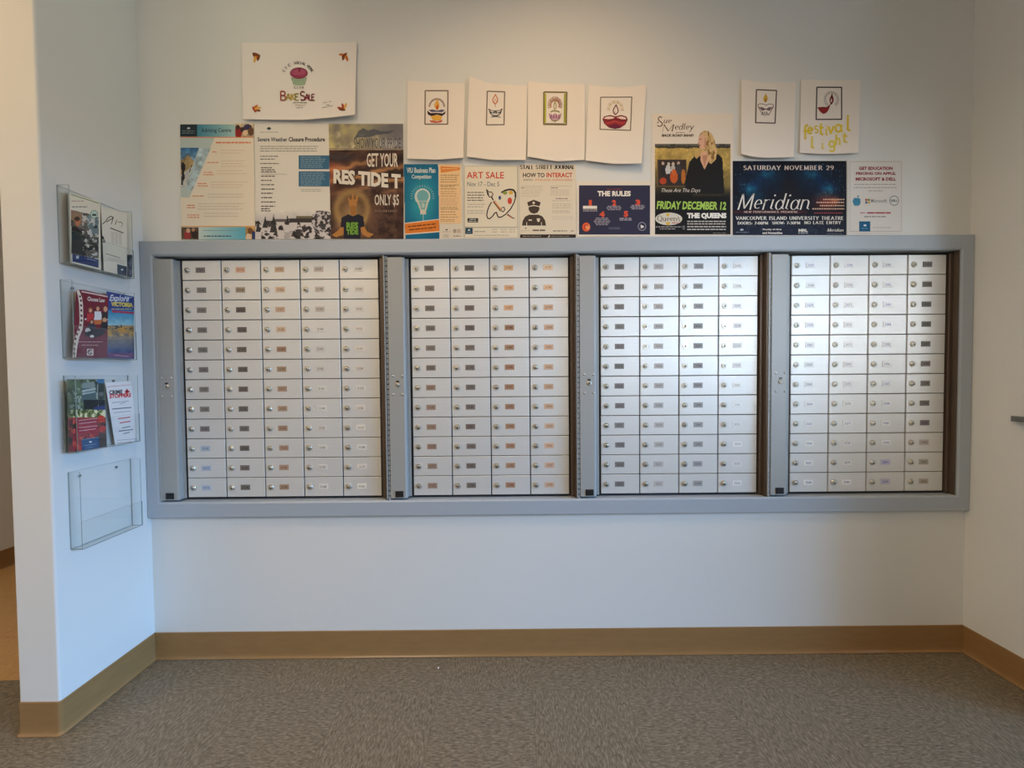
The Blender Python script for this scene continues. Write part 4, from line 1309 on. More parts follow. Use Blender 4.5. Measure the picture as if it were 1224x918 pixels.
# ---- concert poster with the singer
S = Sheet([(780.0, 135.8), (876.6, 135.4)], [(778.6, 281.8), (874.4, 281.0)], (236, 224, 208), disp=curl(0, 0, 0, 0.001, 0, 0.0012), gloss=False)
def singer(p):
    t = np.clip((p.Y - 172) / 108, 0, 1)
    p.ramp_y(174, (204, 172, 96), 206, (168, 142, 74))
    p.noise(0.24, 9, 71); p.noise(0.18, 2.6, 72)
    p.mix((p.Y < 175.6 + 3.2 * fbm(p.X, p.Y, 5, 7)) * (p.Y > 171), (70, 66, 56)); p.mix((p.Y < 174.4) * 0.6 * (fbm(p.X, p.Y, 4, 5) > 0.5), (130, 126, 112))
    p.mix(np.clip((p.Y - 196) / 40, 0, 1) * (p.X < 828) * 0.95, (22, 22, 18))
    p.mix(np.clip((p.Y - 200) / 50, 0, 1) * (p.X > 862) * 0.9, (58, 56, 36))
    p.mix(np.clip((p.Y - 224) / 12, 0, 1), (20, 18, 18))
    # band photo
    def band_(q):
        q.rect(785.6, 190.6, 820.6, 223.0, (120, 88, 60)); q.rect(786.4, 191.4, 819.8, 222.2, (58, 48, 42))
        for (x, y, c) in [(792.4, 195.4, (190, 170, 150)), (799.2, 196, (206, 190, 176)), (804.6, 196, (206, 186, 166)), (811, 195, (186, 160, 140))]:
            q.ell(x, y, 1.7, 2.1, c)
        q.ell(792.6, 204, 2.6, 7, (44, 42, 44)); q.ell(798.6, 203, 3.2, 6, (206, 204, 200)); q.ell(804.6, 202, 2.6, 5, (190, 184, 176)); q.ell(811.4, 204, 3, 8, (64, 62, 66))
        q.ell(799, 213, 2, 6, (50, 46, 48)); q.ell(812, 214, 2.2, 6, (48, 46, 50))
        q.ell(805.6, 211.6, 4.6, 7.4, (196, 92, 38)); q.ell(805.6, 205.6, 2.6, 3.6, (206, 104, 46)); q.ell(792.6, 216.4, 4.2, 4, (178, 70, 36)); q.ell(816.8, 211, 2.6, 9, (186, 112, 44))
    # black coat
    coat = [(818.6, 225), (820, 212), (824, 194), (830, 186.6), (837, 183.8), (842, 202.4), (849, 186), (858, 184), (863.4, 189), (864.4, 206), (866, 232), (818, 232)]
    band_(p)
    p.poly(coat, (30, 27, 26))
    p.poly([(836.6, 181), (848, 180), (849.6, 188), (842, 202.6), (837.4, 192)], (224, 176, 142))
    p.poly([(839.4, 186), (846.4, 185), (842, 201)], (196, 140, 110))
    hair = [(837.8, 158.4), (841, 156.2), (846, 156.4), (851, 160), (853.6, 166), (855.4, 173), (857, 180), (856, 190), (850, 196), (847.4, 194), (846, 186), (845, 178), (843, 172), (840.4, 166), (838, 163)]
    p.poly(hair, (196, 156, 96))
    p.poly([(837, 186), (832.4, 190), (829.4, 186), (832, 181), (836.6, 178), (839, 180)], (206, 168, 104))
    n = fbm(p.X * 2.2, p.Y * 0.7, 4, 91)
    hm = inpoly(p.X, p.Y, hair)
    p.mix(hm * (n > 0.52) * 0.8, (226, 194, 140)); p.mix(hm * (n < 0.42) * 0.8, (120, 84, 48))
    face = [(835.6, 161), (839, 159.6), (843, 163), (844.6, 170), (844, 177), (840, 178.8), (836.6, 178), (835.6, 174), (835, 171.6), (833.8, 169.6), (835.2, 167)]
    p.poly(face, (226, 178, 148))
    p.ell(837.4, 166.4, 1.2, 0.6, (92, 60, 46)); p.ell(836.6, 173.8, 1.2, 0.7, (176, 88, 76)); p.poly([(843, 163), (844.6, 170), (844, 177), (841.6, 176), (842, 168)], (188, 132, 102), 0.6)
    p.poly([(836, 160.6), (842, 158), (838, 160.8), (836, 163)], (176, 136, 84))
S.paint(782.9, 172.0, 873.2, 280.2, singer, 0.62)
S.paint(833, 154.8, 857, 172.1, lambda p: (p.mix(1, (236, 224, 208)), singer(p), None)[2], 0.6,
        [(835.4, 163), (837.8, 158.4), (841, 156.2), (846, 156.4), (851, 160), (853.6, 166), (855.2, 172.1), (834, 172.1), (835, 167)])
DR = (92, 58, 40)
S.line(arc(789.2, 142.4, 2.2, 2.9, -30, -200, 8) + [(788.2, 144.4), (791, 146.6)] + arc(788.4, 148.2, 3.2, 2.8, -20, 150, 8), 1.1, DR)
S.ell(786.4, 146.4, 0.9, 0.8, DR)
S.pen('ue', 792.6, 147.2, 802.2, 6.6, DR, 0.9, 0.3, 0, 0.25)
S.line([(791.8, 158.2), (793.4, 149.6)], 0.35, DR); S.line([(793.6, 148.8), (798.8, 156.6)], 1.1, DR); S.line([(798.8, 156.8), (804.4, 149)], 0.4, DR); S.line([(805.4, 148.6), (803.2, 157.2)], 1.2, DR)
S.pen('edley', 806.2, 155.0, 828.6, 7.6, DR, 0.95, 0.35, 0, 0.22)
S.lines(808, 818, [158.4], 0.7, (120, 96, 76), 3, 0.02)
S.text('BACK ROAD BAND', 790.8, 160.2, 829.6, 163.4, (84, 66, 52), 0.04, 0.3)
S.text('These Are The Days', 789.0, 225.2, 838.0, 231.0, (226, 220, 208), 0.0, 0.35)
S.text('FRIDAY DECEMBER 12', 784.8, 240.2, 868.6, 250.0, (168, 204, 92), 0.035, 0.1, 0.012)
S.text('THE QUEENS', 821.2, 254.4, 868.4, 262.0, (240, 236, 228), 0.07)
for k, y in enumerate([264.6, 267.6, 271.0, 274.2]):
    S.lines(821.4, 868, [y], 1.3, (200, 194, 186), 30 + k, 0.02, word=(2.5, 6))
S.lines(852, 868, [278.6], 0.6, (150, 144, 138), 35, 0.02)
S.ell(799.4, 261.6, 16.2, 7.6, (214, 208, 196))
S.poly([(796, 255.4), (800.4, 254.6), (799.6, 258.6), (797, 258.4)], (222, 182, 62)); S.poly([(795.6, 265.6), (801.6, 265.4), (799.6, 269.6), (797.4, 269)], (222, 182, 62))
S.pen("Queens", 785.6, 264.4, 813.0, 6.6, (92, 78, 62), 0.9, 0.4, 0.4)
S.line([(810.6, 258.6), (810.2, 260.2)], 0.6, (92, 78, 62)); S.lines(803, 813, [266.4], 1.0, (190, 92, 92), 40, 0.02)
S.lines(783.6, 815, [271.2], 0.9, (176, 170, 170), 41, 0.02); S.lines(788.6, 808, [273.6], 0.9, (176, 170, 170), 42, 0.02); S.rect(816, 269.6, 818.6, 274.4, (110, 108, 104))
S.build('event_poster', 'tall concert poster with a blond woman in black and green date lettering', 'poster', 'posters taped above the mailboxes')

# ---- night concert poster
S = Sheet([(875.4, 192.4), (1012.0, 191.6)], [(875.6, 281.4), (1012.2, 280.6)], (222, 220, 216), disp=curl(0, 0, 0, 0, 0, 0.0007), gloss=False)
def stage(p):
    x = np.abs(p.X - 943.7)
    p.c = np.array([14, 16, 30])[None] * np.ones((p.X.size, 1))
    p.noise(0.5, 12, 5)
    for (cx, cy, rx, ry, c, a) in [(27, 208, 20, 12, (10, 62, 92), .9), (26, 207, 8, 6, (36, 140, 164), .8), (44, 226, 16, 14, (8, 64, 100), .9), (46, 227, 7, 8, (34, 142, 170), .8), (36, 214, 22, 18, (8, 40, 78), .7), (58, 218, 9, 16, (12, 40, 70), .6), (40, 236, 10, 8, (40, 120, 140), .4), (14, 215, 10, 18, (10, 42, 62), .5)]:
        n = fbm(x, p.Y, 5, int(cx))
        p.mix(np.clip(1.25 - np.hypot((x - cx) / rx, (p.Y - cy) / ry), 0, 1) * a * np.clip(n * 2.2 - 0.35, 0, 1.2), c)
    sp = vnoise(p.X, p.Y, 0.9, 88)
    p.mix((sp > 0.93) * np.clip((x - 18) / 25, 0, 1) * (p.Y < 246) * 0.5, (120, 190, 210))
    p.ell(943.7, 236, 12, 20, (24, 20, 26), 0.7, 0.7)
    p.mix(np.exp(-np.hypot((p.X - 988) / 13, (p.Y - 242) / 9) ** 2) * 0.85, (150, 48, 34)); p.mix(np.exp(-np.hypot((p.X - 998) / 5, (p.Y - 240.4) / 4) ** 2) * 0.8, (220, 130, 70))
    p.mix(np.exp(-((p.Y - 253.4) / 2.2) ** 2) * (p.X < 965) * 0.55 * (0.4 + fbm(p.X, p.Y, 9, 6)), (140, 40, 34))
    p.ramp_y(262, (24, 26, 42), 281, (30, 36, 56), (p.Y > 256) * np.clip((p.Y - 256) / 6, 0, 1) * 0.9)
    p.mix((fbm(p.X, p.Y, 5, 61) > 0.6) * (p.Y > 258) * 0.25, (70, 84, 110))
S.paint(875.8, 192.4, 1011.8, 281.0, stage, 0.66)
CW = (232, 228, 218)
S.pen('SATURDAY NOVEMBER 29', 888.8, 203.0, 996.4, 5.0, (230, 214, 200), 1.25, 0.45, 0.65, gap=0.24)
S.pen('Meridian', 880.6, 250.4, 966.6, 19.0, CW, 1.8, 0.5, 1.1, 0.28, gap=0.05)
S.pen('NEW PERFORMANCE PREMIERE', 889.4, 254.4, 953.6, 2.2, (214, 190, 176), 0.6, 0.3, gap=0.16)
for k, (xa, y) in enumerate([(984, 238.4), (976, 242.0), (980, 245.8), (971, 249.6)]):
    S.lines(xa, 1009.4, [y], 1.5, (224, 190, 164), 50 + k, 0.01, word=(1.1, 2.4))
S.lines(973, 1008, [254.6], 1.1, (170, 70, 76), 56, 0.01, word=(1.2, 3))
S.pen('VANCOUVER ISLAND UNIVERSITY THEATRE', 879.8, 262.6, 1008.4, 3.8, CW, 1.05, 0.42, 0.5, gap=0.17)
S.pen('DOORS: 7:00PM', 882.0, 268.2, 918.0, 3.1, CW, 0.95, 0.4, 0.4, gap=0.17)
S.pen('SHOW: 7:30PM', 923.0, 268.0, 956.4, 3.1, CW, 0.95, 0.4, 0.4, gap=0.17)
S.pen('NO LATE ENTRY', 961.6, 267.8, 1005.0, 3.3, CW, 0.95, 0.4, 0.4, gap=0.17)
S.ell(886.8, 274.6, 2.0, 1.1, (200, 206, 210)); S.lines(880, 895, [277.6], 0.6, (140, 146, 156), 60, 0.02)
S.text('Faculty of Arts', 911.8, 273.2, 934.2, 275.6, CW, 0.04); S.text('and Humanities', 911.4, 277.0, 935.2, 279.6, CW, 0.04)
S.text('MRL', 954.4, 273.6, 965.6, 277.2, CW, 0.07); S.lines(954, 966.6, [278.6], 0.9, (190, 192, 196), 62, 0.02)
S.pen('Meridian', 988.6, 276.8, 1008.0, 3.8, CW, 0.7, 0.3, 0, 0.3, gap=0.05); S.lines(988, 1007, [279.2], 0.4, (120, 126, 140), 63, 0.02)
S.build('event_poster', 'wide dark blue concert poster with white italic lettering', 'poster', 'posters taped above the mailboxes')

# ---- education pricing flyer
S = Sheet([(1013.0, 191.6), (1079.4, 191.0)], [(1013.0, 281.0), (1079.2, 280.3)], (226, 222, 216), disp=curl(0, 0, 0, 0, 0, 0.0013), gloss=False)
R = random.Random(3)
for k in range(46):
    x = 1016.4 + k * 1.32
    for y in (192.8, 276.2):
        S.rect(x, y, x + 0.8, y + 0.7, (170, 160, 150), 0.0002)
for k in range(62):
    y = 193.6 + k * 1.33
    for x in (1015.8, 1077.0):
        S.rect(x, y, x + 0.6, y + 0.8, (176, 168, 158), 0.0002)
MR = (146, 34, 52)
S.text('GET EDUCATION', 1026.8, 199.2, 1067.0, 203.2, MR, 0.045)
S.text('PRICING ON APPLE,', 1023.2, 205.6, 1070.8, 209.6, MR, 0.045)
S.text('MICROSOFT & DELL', 1022.8, 212.0, 1071.0, 216.0, MR, 0.045)
S.lines(1021, 1071, [220.4], 0.8, (160, 152, 146), 3, 0.02); S.lines(1020, 1072, [224.2], 0.8, (160, 152, 146), 4, 0.02); S.lines(1038, 1056, [228], 0.8, (166, 158, 152), 5, 0.02)
AP = (66, 138, 172)
S.ell(1022.6, 240.6, 3.4, 4.2, AP); S.ell(1025.6, 240.6, 3.4, 4.2, AP); S.ell(1022.8, 243, 2.6, 3.0, AP); S.ell(1025.4, 243, 2.6, 3.0, AP)
S.ell(1030.2, 239.6, 2.0, 2.4, (226, 222, 216)); S.poly([(1024.2, 236), (1024.8, 234.2), (1027, 233.4), (1026.6, 235.2)], AP)
for x, y, c in [(1034.2, 237.6, (190, 92, 60)), (1037.2, 237.6, (122, 140, 66)), (1034.2, 240.8, (74, 110, 160)), (1037.2, 240.8, (216, 172, 70))]:
    S.rect(x, y, x + 2.5, y + 2.6, c)
S.text('Microsoft', 1041.0, 237.8, 1060.2, 242.2, (138, 134, 132), 0.01)
S.line(arc(1068.8, 239.8, 5.4, 5.6, 0, 360, 24), 0.8, (110, 128, 136)); S.text('DELL', 1064.8, 238.4, 1072.8, 241.2, (90, 110, 122), 0.04)
S.lines(1028, 1035, [254.4], 1.2, (190, 130, 130), 6, 0.02); S.lines(1036.6, 1065, [254.4], 1.5, (170, 56, 72), 7, 0.02, word=(8, 14))
S.lines(1033, 1059, [259], 1.2, (140, 132, 128), 8, 0.02)
S.rect(1027.0, 264.6, 1040.2, 276.6, (30, 98, 138)); S.ell(1034, 269.4, 1.9, 1.2, (214, 228, 232)); S.lines(1030, 1037.6, [273], 0.6, (140, 186, 206), 9, 0.02)
S.lines(1043, 1066, [272], 0.7, (176, 170, 164), 10, 0.02)
S.build('flyer', 'white flyer with dark red capitals and three company logos', 'flyer', 'flyers taped above the mailboxes')

# ---- lamp colouring sheets
PW = (240, 230, 218)
def doodle_box(S, pts, w, col):
    S.line(pts + [pts[0]], w, col)
def rays_(S, cx, cy, r0, r1, a0, a1, n, w, cols, sx=1.0):
    for k in range(n):
        a = math.radians(a0 + (a1 - a0) * k / (n - 1))
        S.line([(cx + sx * r0 * math.cos(a), cy + r0 * math.sin(a)), (cx + sx * r1 * math.cos(a), cy + r1 * math.sin(a))], w, cols[k % len(cols)])
def flame(cx, y0, y1, w, lean=0.0):
    h = y1 - y0
    L = [(cx + lean, y0)]
    for k in range(1, 9):
        t = k / 8
        L.append((cx + lean * (1 - t) + w * math.sin(math.pi * t ** 1.35), y0 + h * t))
    for k in range(7, 0, -1):
        t = k / 8
        L.append((cx + lean * (1 - t) - w * math.sin(math.pi * t ** 1.35), y0 + h * t))
    return L
GRP, LC = 'colouring sheets taped in the upper row', 'colouring sheet'

# 1 orange base
S = Sheet([(486.9, 96.3), (520, 99.0), (556.1, 99.7)], [(486.9, 189.5), (523.5, 190.8), (553.8, 188.4)], PW, disp=curl(0.010, 0.016, 0, 0, 0.004))
doodle_box(S, [(508.2, 108.4), (535.4, 108.4), (535, 148.4), (508, 148.4)], 1.5, (128, 112, 92))
rays_(S, 522.2, 128.4, 8.9, 11.3, 188, 352, 19, 0.9, [(110, 52, 40), (150, 80, 50), (90, 50, 60)], 0.9)
S.poly(flame(522.0, 117.6, 131.4, 3.2, 0.6), (232, 178, 84)); S.poly(flame(522.6, 124, 131.6, 1.6, 0.3), (204, 90, 36))
S.poly([(512, 131.6), (517, 130.6), (522.4, 132.2), (528, 130.8), (532, 131.8), (528, 134.2), (522.4, 133.6), (516, 134)], (98, 96, 122))
S.poly([(510.4, 132.2), (515, 135.2), (522.4, 134.8), (529, 135.6), (532.8, 132.8), (532, 136), (528, 138.6), (522.4, 136.8), (516, 138.8), (511.6, 137)], (58, 34, 46))
S.poly([(514.6, 138.8), (522.4, 137.2), (528.8, 139), (526.4, 144), (518, 144)], (232, 176, 70))
S.poly([(513.6, 143.6), (518, 144.2), (522.4, 145.2), (527, 144), (529.2, 142.8), (528, 146), (521, 147), (514.6, 145.8)], (206, 92, 66))
S.build('colouring_sheet', 'lamp colouring sheet with yellow-orange base and navy rim, leftmost of the upper row', LC, GRP)

# 2 outline lamp
S = Sheet([(560.8, 90.9), (583, 99), (605, 101.2), (630.3, 102.6)], [(558.0, 187.0), (589, 191.2), (628.6, 191.2)], PW, disp=curl(0.010, 0.012, 0.010, 0, 0.004))
doodle_box(S, [(582.4, 109.0), (603.2, 109.8), (602.4, 149.0), (581.4, 149.2)], 1.3, (112, 96, 84))
S.line(flame(591.8, 112.6, 124.6, 3.0, 0.4) + [(592.2, 112.6)], 1.1, (206, 110, 66)); S.line(flame(592.2, 117.6, 123.6, 1.4), 0.7, (214, 160, 110)); S.line([(592, 125), (592, 128)], 0.6, (150, 110, 80))
DG = (72, 76, 82)
S.line([(584.2, 130.0), (586.4, 132), (592, 132.6), (597.6, 132), (600.4, 129.8)], 0.9, DG)
S.poly([(584.6, 131.6), (588, 134.4), (592, 132.6), (596, 134.4), (600, 131.6), (598, 135.4), (592, 136), (586.4, 135.4)], DG)
S.poly([(585.6, 134.6), (588.4, 137.2), (592, 137.8), (595.6, 137.2), (598.4, 134.6), (596.4, 138.4), (592, 139.4), (587.8, 138.4)], (88, 92, 98))
S.line([(584.2, 130.0), (586, 135.6), (589.4, 138.6), (594.6, 138.6), (598.2, 135.6), (600.4, 129.8)], 0.9, DG)
for x in (589.4, 591.8, 594.4):
    S.poly([(x - 1, 136.4), (x, 133.6), (x + 1, 136.4)], (214, 206, 196))
S.line([(586.6, 140.0), (592, 139.4), (598.4, 140.2)], 0.9, (96, 96, 96))
S.build('colouring_sheet', 'lamp colouring sheet with narrow frame, red outline flame and plain black bowl', LC, GRP)

# 3 green framed lamp
S = Sheet([(631.1, 97.1), (664.9, 100.4), (699.2, 100.6)], [(630.6, 187.0), (664.9, 192.8), (698.7, 191.0)], PW, disp=curl(0.014, 0.010, 0, 0, 0.004))
doodle_box(S, [(650.2, 110.0), (677.4, 110.4), (676.8, 149.0), (650.0, 148.6)], 1.9, (124, 112, 66))
S.line([(652.2, 112), (651.8, 147)], 1.9, (186, 186, 62)); S.line([(675.2, 112), (674.8, 147)], 2.0, (160, 164, 46)); S.line([(652, 147.6), (675, 148)], 1.0, (120, 104, 96))
rays_(S, 663.4, 125.6, 5.2, 10.4, 160, 380, 21, 0.8, [(150, 92, 66), (186, 120, 80), (120, 74, 70)], 0.85)
S.line(arc(663.4, 125.8, 4.8, 5.4, 150, 390, 16), 0.8, (186, 130, 90)); S.line(flame(663.4, 121, 131, 1.4), 0.9, (150, 142, 60))
S.line([(658, 134), (661, 132.4), (666, 132.6), (669, 134)], 1.3, (140, 134, 70))
S.poly([(656.6, 135.4), (660, 138), (663.4, 134.8), (667, 138), (670.8, 135.4), (669.4, 140.4), (666.6, 143.6), (660.2, 143.6), (657.4, 140.4)], (206, 176, 190))
for x in (658.6, 661.4, 664.4, 667.4):
    S.line([(x, 142), (x + 0.5, 136.4), (x + 1.6, 141.6)], 0.8, (150, 76, 110))
S.line([(656.6, 135.4), (657.4, 140.4), (660.2, 143.8), (666.6, 143.8), (669.4, 140.4), (670.8, 135.4)], 0.8, (130, 80, 90)); S.poly([(661, 143.6), (663.4, 146), (666, 143.6)], (146, 140, 70))
S.build('colouring_sheet', 'lamp colouring sheet with olive green frame and purple bowl', LC, GRP)

# 4 big red bowl
S = Sheet([(704.1, 101.8), (742, 104.7), (772.8, 101.2)], [(700.0, 191.8), (734, 195.9), (767.0, 195.3)], PW, disp=curl(0.012, 0.018, 0, 0.004, 0.005))
doodle_box(S, [(718.0, 116.2), (755.2, 116.0), (753.6, 155.8), (717.2, 154.6)], 1.2, (116, 102, 84))
rays_(S, 735.6, 131, 7.4, 11.2, 176, 364, 17, 0.7, [(206, 176, 90), (150, 130, 80), (222, 196, 120)], 0.9)
S.line(flame(735.6, 125, 137.2, 3.0, 0.8) + [(736.4, 125)], 1.2, (112, 46, 52)); S.line([(735, 133), (735.2, 137)], 0.6, (150, 90, 90))
BW = [(720.4, 142.4), (722.4, 139.4), (729, 137.8), (735.6, 139.4), (743, 137.8), (748.6, 139.6), (750, 143), (747.4, 148.6), (741, 152.8), (735, 153.8), (728, 152.2), (722.6, 147.6)]
S.poly(BW, (152, 44, 54))
S.poly([(721.6, 141.8), (724, 139.8), (729, 139), (734.4, 140.2), (733, 141.8), (727.4, 142.4)], (240, 214, 204)); S.poly([(737, 140.4), (743, 139), (747.6, 140.4), (748.4, 142.6), (743, 142.4)], (240, 214, 204))
S.line([(722, 143.8), (728, 144.2), (735, 141.8), (742, 144.2), (749, 143.8)], 1.2, (112, 30, 44)); S.line([(724, 147.6), (729, 147), (735, 144.8), (742, 147), (747, 147)], 1.0, (200, 76, 66)); S.poly([(727, 150.4), (735, 148), (743, 150.4), (739, 153.2), (735, 153.8), (730, 152.9)], (110, 30, 62))
S.line(BW + [BW[0]], 0.7, (90, 30, 40))
S.build('colouring_sheet', 'lamp colouring sheet with wide dark red bowl in a nearly square frame', LC, GRP)

# 5 yellow flame
S = Sheet([(886.2, 94.8), (914, 98.8), (951.7, 97.6)], [(886.2, 183.8), (900, 187.4), (914, 188.9), (948.6, 187.8)], PW, disp=curl(0.014, 0.012, 0.003, 0, 0.004))
doodle_box(S, [(904.2, 107.2), (928.2, 108.2), (926.4, 147.2), (903.2, 146.6)], 1.5, (98, 84, 78))
S.poly(flame(914.8, 111.2, 122.6, 2.6, 0.8), (214, 170, 54)); S.poly(flame(915.2, 117, 122.8, 1.2), (170, 120, 30))
PK = (150, 128, 132)
S.line([(905.6, 125.6), (908, 124), (913, 124.4), (915.6, 126), (918.6, 124.4), (923.4, 124.6), (925, 126.4), (923.2, 128.4), (918, 130.2), (912.4, 130.2), (907, 128.2), (905.6, 125.6)], 0.9, PK)
S.poly([(907.4, 128.6), (911, 128), (915.4, 130.4), (919.6, 128), (923.2, 128.6), (919.8, 132.6), (915.4, 131), (911.2, 132.6)], (120, 104, 108))
S.line([(906.4, 127.8), (909.6, 133.6), (911.4, 136.6), (919, 136.6), (921.4, 133), (924.4, 127.8)], 0.8, (120, 104, 100))
for x in (911.6, 914, 916.6):
    S.poly([(x - 0.9, 135.6), (x, 132.8), (x + 0.9, 135.6)], (44, 38, 38))
S.line([(908.6, 136.4), (914, 138.4), (920.2, 137)], 0.7, (176, 164, 158))
S.build('colouring_sheet', 'lamp colouring sheet with yellow flame over an uncoloured bowl', LC, GRP)

# 6 red lamp with yellow lettering
S = Sheet([(957.4, 95.4), (995.4, 95.6), (1028.8, 95.4)], [(956.2, 182.7), (976, 183.9), (995.4, 184.2), (1012, 183.2), (1026.0, 182.7)], PW, disp=curl(0.006, 0.012, 0, 0.003, 0.003))
doodle_box(S, [(976.4, 104.2), (1006.0, 104.4), (1006.0, 142.6), (975.6, 142.8)], 1.5, (74, 62, 58))
rays_(S, 993.8, 118.8, 6.8, 10.2, 128, 410, 24, 0.6, [(116, 108, 104)], 0.92)
S.poly(flame(993.6, 111, 125.4, 2.5, 1.0), (120, 40, 36)); S.poly(flame(993.4, 117, 122.6, 0.9, 0.6), (236, 214, 204))
S.poly([(977.2, 128.8), (983, 128), (988.6, 128.2), (992.8, 124.6), (991, 130), (988.4, 134.4), (984.6, 136.2), (981, 134)], (150, 40, 38))
S.line([(977.2, 128.8), (983, 128.2), (988.6, 128.4), (992.8, 124.6)], 0.8, (96, 26, 28))
YL = (236, 206, 66)
for ch_, x0, x1, yb, cap, sl in [('f', 959.8, 966.4, 166.6, 17, 0.1), ('e', 964.8, 972, 160.4, 13, 0.1), ('s', 973, 978.4, 158.6, 13, 0), ('t', 978.4, 985, 161.4, 15, 0), ('i', 986, 990, 161.6, 13, 0), ('v', 989.6, 997, 159.4, 14, 0), ('a', 997.8, 1007, 157.6, 14, 0), ('l', 1011.2, 1017, 156.4, 19, 0),
                                ('l', 968.6, 973.6, 177, 14, 0), ('i', 981.4, 985.6, 178, 12, 0), ('g', 990, 999.4, 176.6, 13, 0), ('h', 998.4, 1005, 173.4, 13, 0), ('t', 1006, 1013.6, 170.4, 13, 0.1)]:
    S.pen(ch_, x0, yb, x1, cap, YL if yb < 170 else (236, 212, 96), 2.4 if ch_ not in 'si' else 1.7)
S.build('colouring_sheet', 'lamp colouring sheet with yellow marker writing below a red lamp', LC, GRP)

# ------------------------------------------------------------------ clear brochure holders on the partition
HX0, HX1 = XL + 0.0004, XL + 0.0375                 # back of the holder, face of its pocket
TH = 0.0022
def holder(px_tl, px_bl, px_r, front, label):
    """clear two-pocket holder: near corners read off the wall plane, far edge off the pocket's face"""
    a, c, e = at_x(px_tl[0], px_tl[1], XL), at_x(px_bl[0], px_bl[1], XL), at_x(px_r[0], px_r[1], HX1)
    ya, yb = float(a[1] + c[1]) / 2, float(e[1])
    z1, z0 = float(a[2]), float(c[2])
    root = tag(empty('brochure_holder', (XL, (ya + yb) / 2, z0)), label, 'brochure holder', 'clear holders stacked on the partition')
    m = [M['acrylic'], M['acrylic_edge']]
    def panel(name, x0, x1, y0, y1, zz0, zz1, thin):
        """a clear plate whose narrow rims look darker"""
        b = MB()
        vs = [(x, y, z) for z in (zz0, zz1) for y in (y0, y1) for x in (x0, x1)]
        fs = [(0, 2, 3, 1), (4, 5, 7, 6), (0, 1, 5, 4), (2, 6, 7, 3), (0, 4, 6, 2), (1, 3, 7, 5)]
        ax = [2, 2, 1, 1, 0, 0]
        for f, k in zip(fs, ax):
            b.add(vs, [f], 0 if k == thin else 1)
        return obj(name, b, m, root)
    panel('back_panel', HX0, HX0 + TH, ya, yb, z0, z1, 0)
    panel('side_panel', HX0 + TH, HX1 - TH, ya, ya + TH, z0, z1, 1)
    panel('side_panel', HX0 + TH, HX1 - TH, yb - TH, yb, z0, z1, 1)
    panel('front_panel', HX1 - TH, HX1, ya, yb, z0, z0 + (z1 - z0) * front, 0)
    panel('floor_panel', HX0 + TH, HX1 - TH, ya + TH, yb - TH, z0, z0 + TH, 2)
    for k, f in enumerate((0.16, 0.74)):
        b = MB()
        y = ya + (yb - ya) * f
        z = z1 - 0.018
        vs, n = [], 12
        for (rr, x) in ((0.0042, HX0 + TH), (0.0040, HX0 + TH + 0.0014), (0.0026, HX0 + TH + 0.0022)):
            vs += [(x, y + rr * math.cos(2 * math.pi * i / n), z + rr * math.sin(2 * math.pi * i / n)) for i in range(n)]
        b.add(vs, [(r_ * n + i, r_ * n + (i + 1) % n, (r_ + 1) * n + (i + 1) % n, (r_ + 1) * n + i) for r_ in range(2) for i in range(n)] + [tuple(range(2 * n, 3 * n))])
        obj('screw', b, M['rail'], root)
    return root, (ya, yb, z0, z1)

holder((67.5, 221), (70.0, 314.5), (159.6, 300), 0.42, 'topmost clear brochure holder with a stack of white booklets')
holder((70.0, 334), (75.5, 428.0), (162.6, 390), 0.42, 'clear brochure holder with maroon and blue brochures')
holder((74.0, 449), (79.0, 541.0), (166.6, 490), 0.42, 'clear brochure holder with a red garden brochure')
holder((79.5, 565), (85.0, 657.0), (170.0, 600), 0.36, 'empty clear brochure holder, lowest on the partition')

def bro(top, bot, depth, thick=0.003, col=(236, 232, 226), edge=None, gloss=True):
    xb = XL + depth
    return Sheet(top, bot, col, proj=lambda x, y, o: at_x(x, y, xb + o), disp=lambda s, t: s * 0, thick=thick, nx=4, ny=6, gloss=gloss, back=0.0, edge=edge)

GB = 'brochures in the wall holders'
# stack of booklets, top holder
S = bro([(81.0, 229.6), (119.6, 241.2)], [(83.8, 314.4), (120.8, 323.2)], 0.0335, 0.027, (230, 224, 206), (206, 186, 160))
S.line([(84.6, 232.4), (118.4, 243.0)], 0.9, (110, 140, 84))
S.lines(85.6, 106, [240.4], 1.0, (190, 150, 140), 2, 0.3); S.lines(86, 105, [247.2], 1.0, (110, 104, 96), 3, 0.1)
def lab(p):
    p.c[:] = (96, 90, 84)
    p.noise(0.7, 6, 9)
    u = p.X - 84
    p.poly([(84, 251), (96, 254), (100, 258), (104, 257), (104, 266), (96, 268), (84, 262)], (170, 130, 100), 0.7)
    p.ell(92.6, 265.4, 3.0, 5.0, (190, 120, 84)); p.ell(92, 261.6, 3.4, 2.6, (66, 52, 44))
    p.poly([(84.4, 272), (90, 270), (95, 274), (97, 284), (101, 300), (104, 306), (84.6, 302)], (36, 32, 36))
    p.poly([(104, 258), (112, 254), (117.4, 258), (117.4, 282), (110, 280), (104, 270)], (120, 146, 152), 0.8)
    p.mix((fbm(p.X, p.Y, 3.2, 12) > 0.6) * (p.X > 98), (206, 204, 196)); p.mix((fbm(p.X, p.Y, 4.5, 22) > 0.62) * (p.X > 95) * (p.Y > 270), (26, 28, 30))
S.paint(84.8, 250.6, 117.8, 308.6, lab, 0.6, [(84.8, 250.8), (104.4, 255.2), (117.8, 259.8), (117.8, 312), (85.6, 303.4)])
S.ell(112.4, 256.2, 4.3, 4.8, (196, 214, 200)); S.line(arc(112.4, 256.2, 4.2, 4.7, 0, 360, 18), 0.7, (110, 150, 130)); S.rect(110.2, 255.8, 115, 258.0, (50, 64, 60))
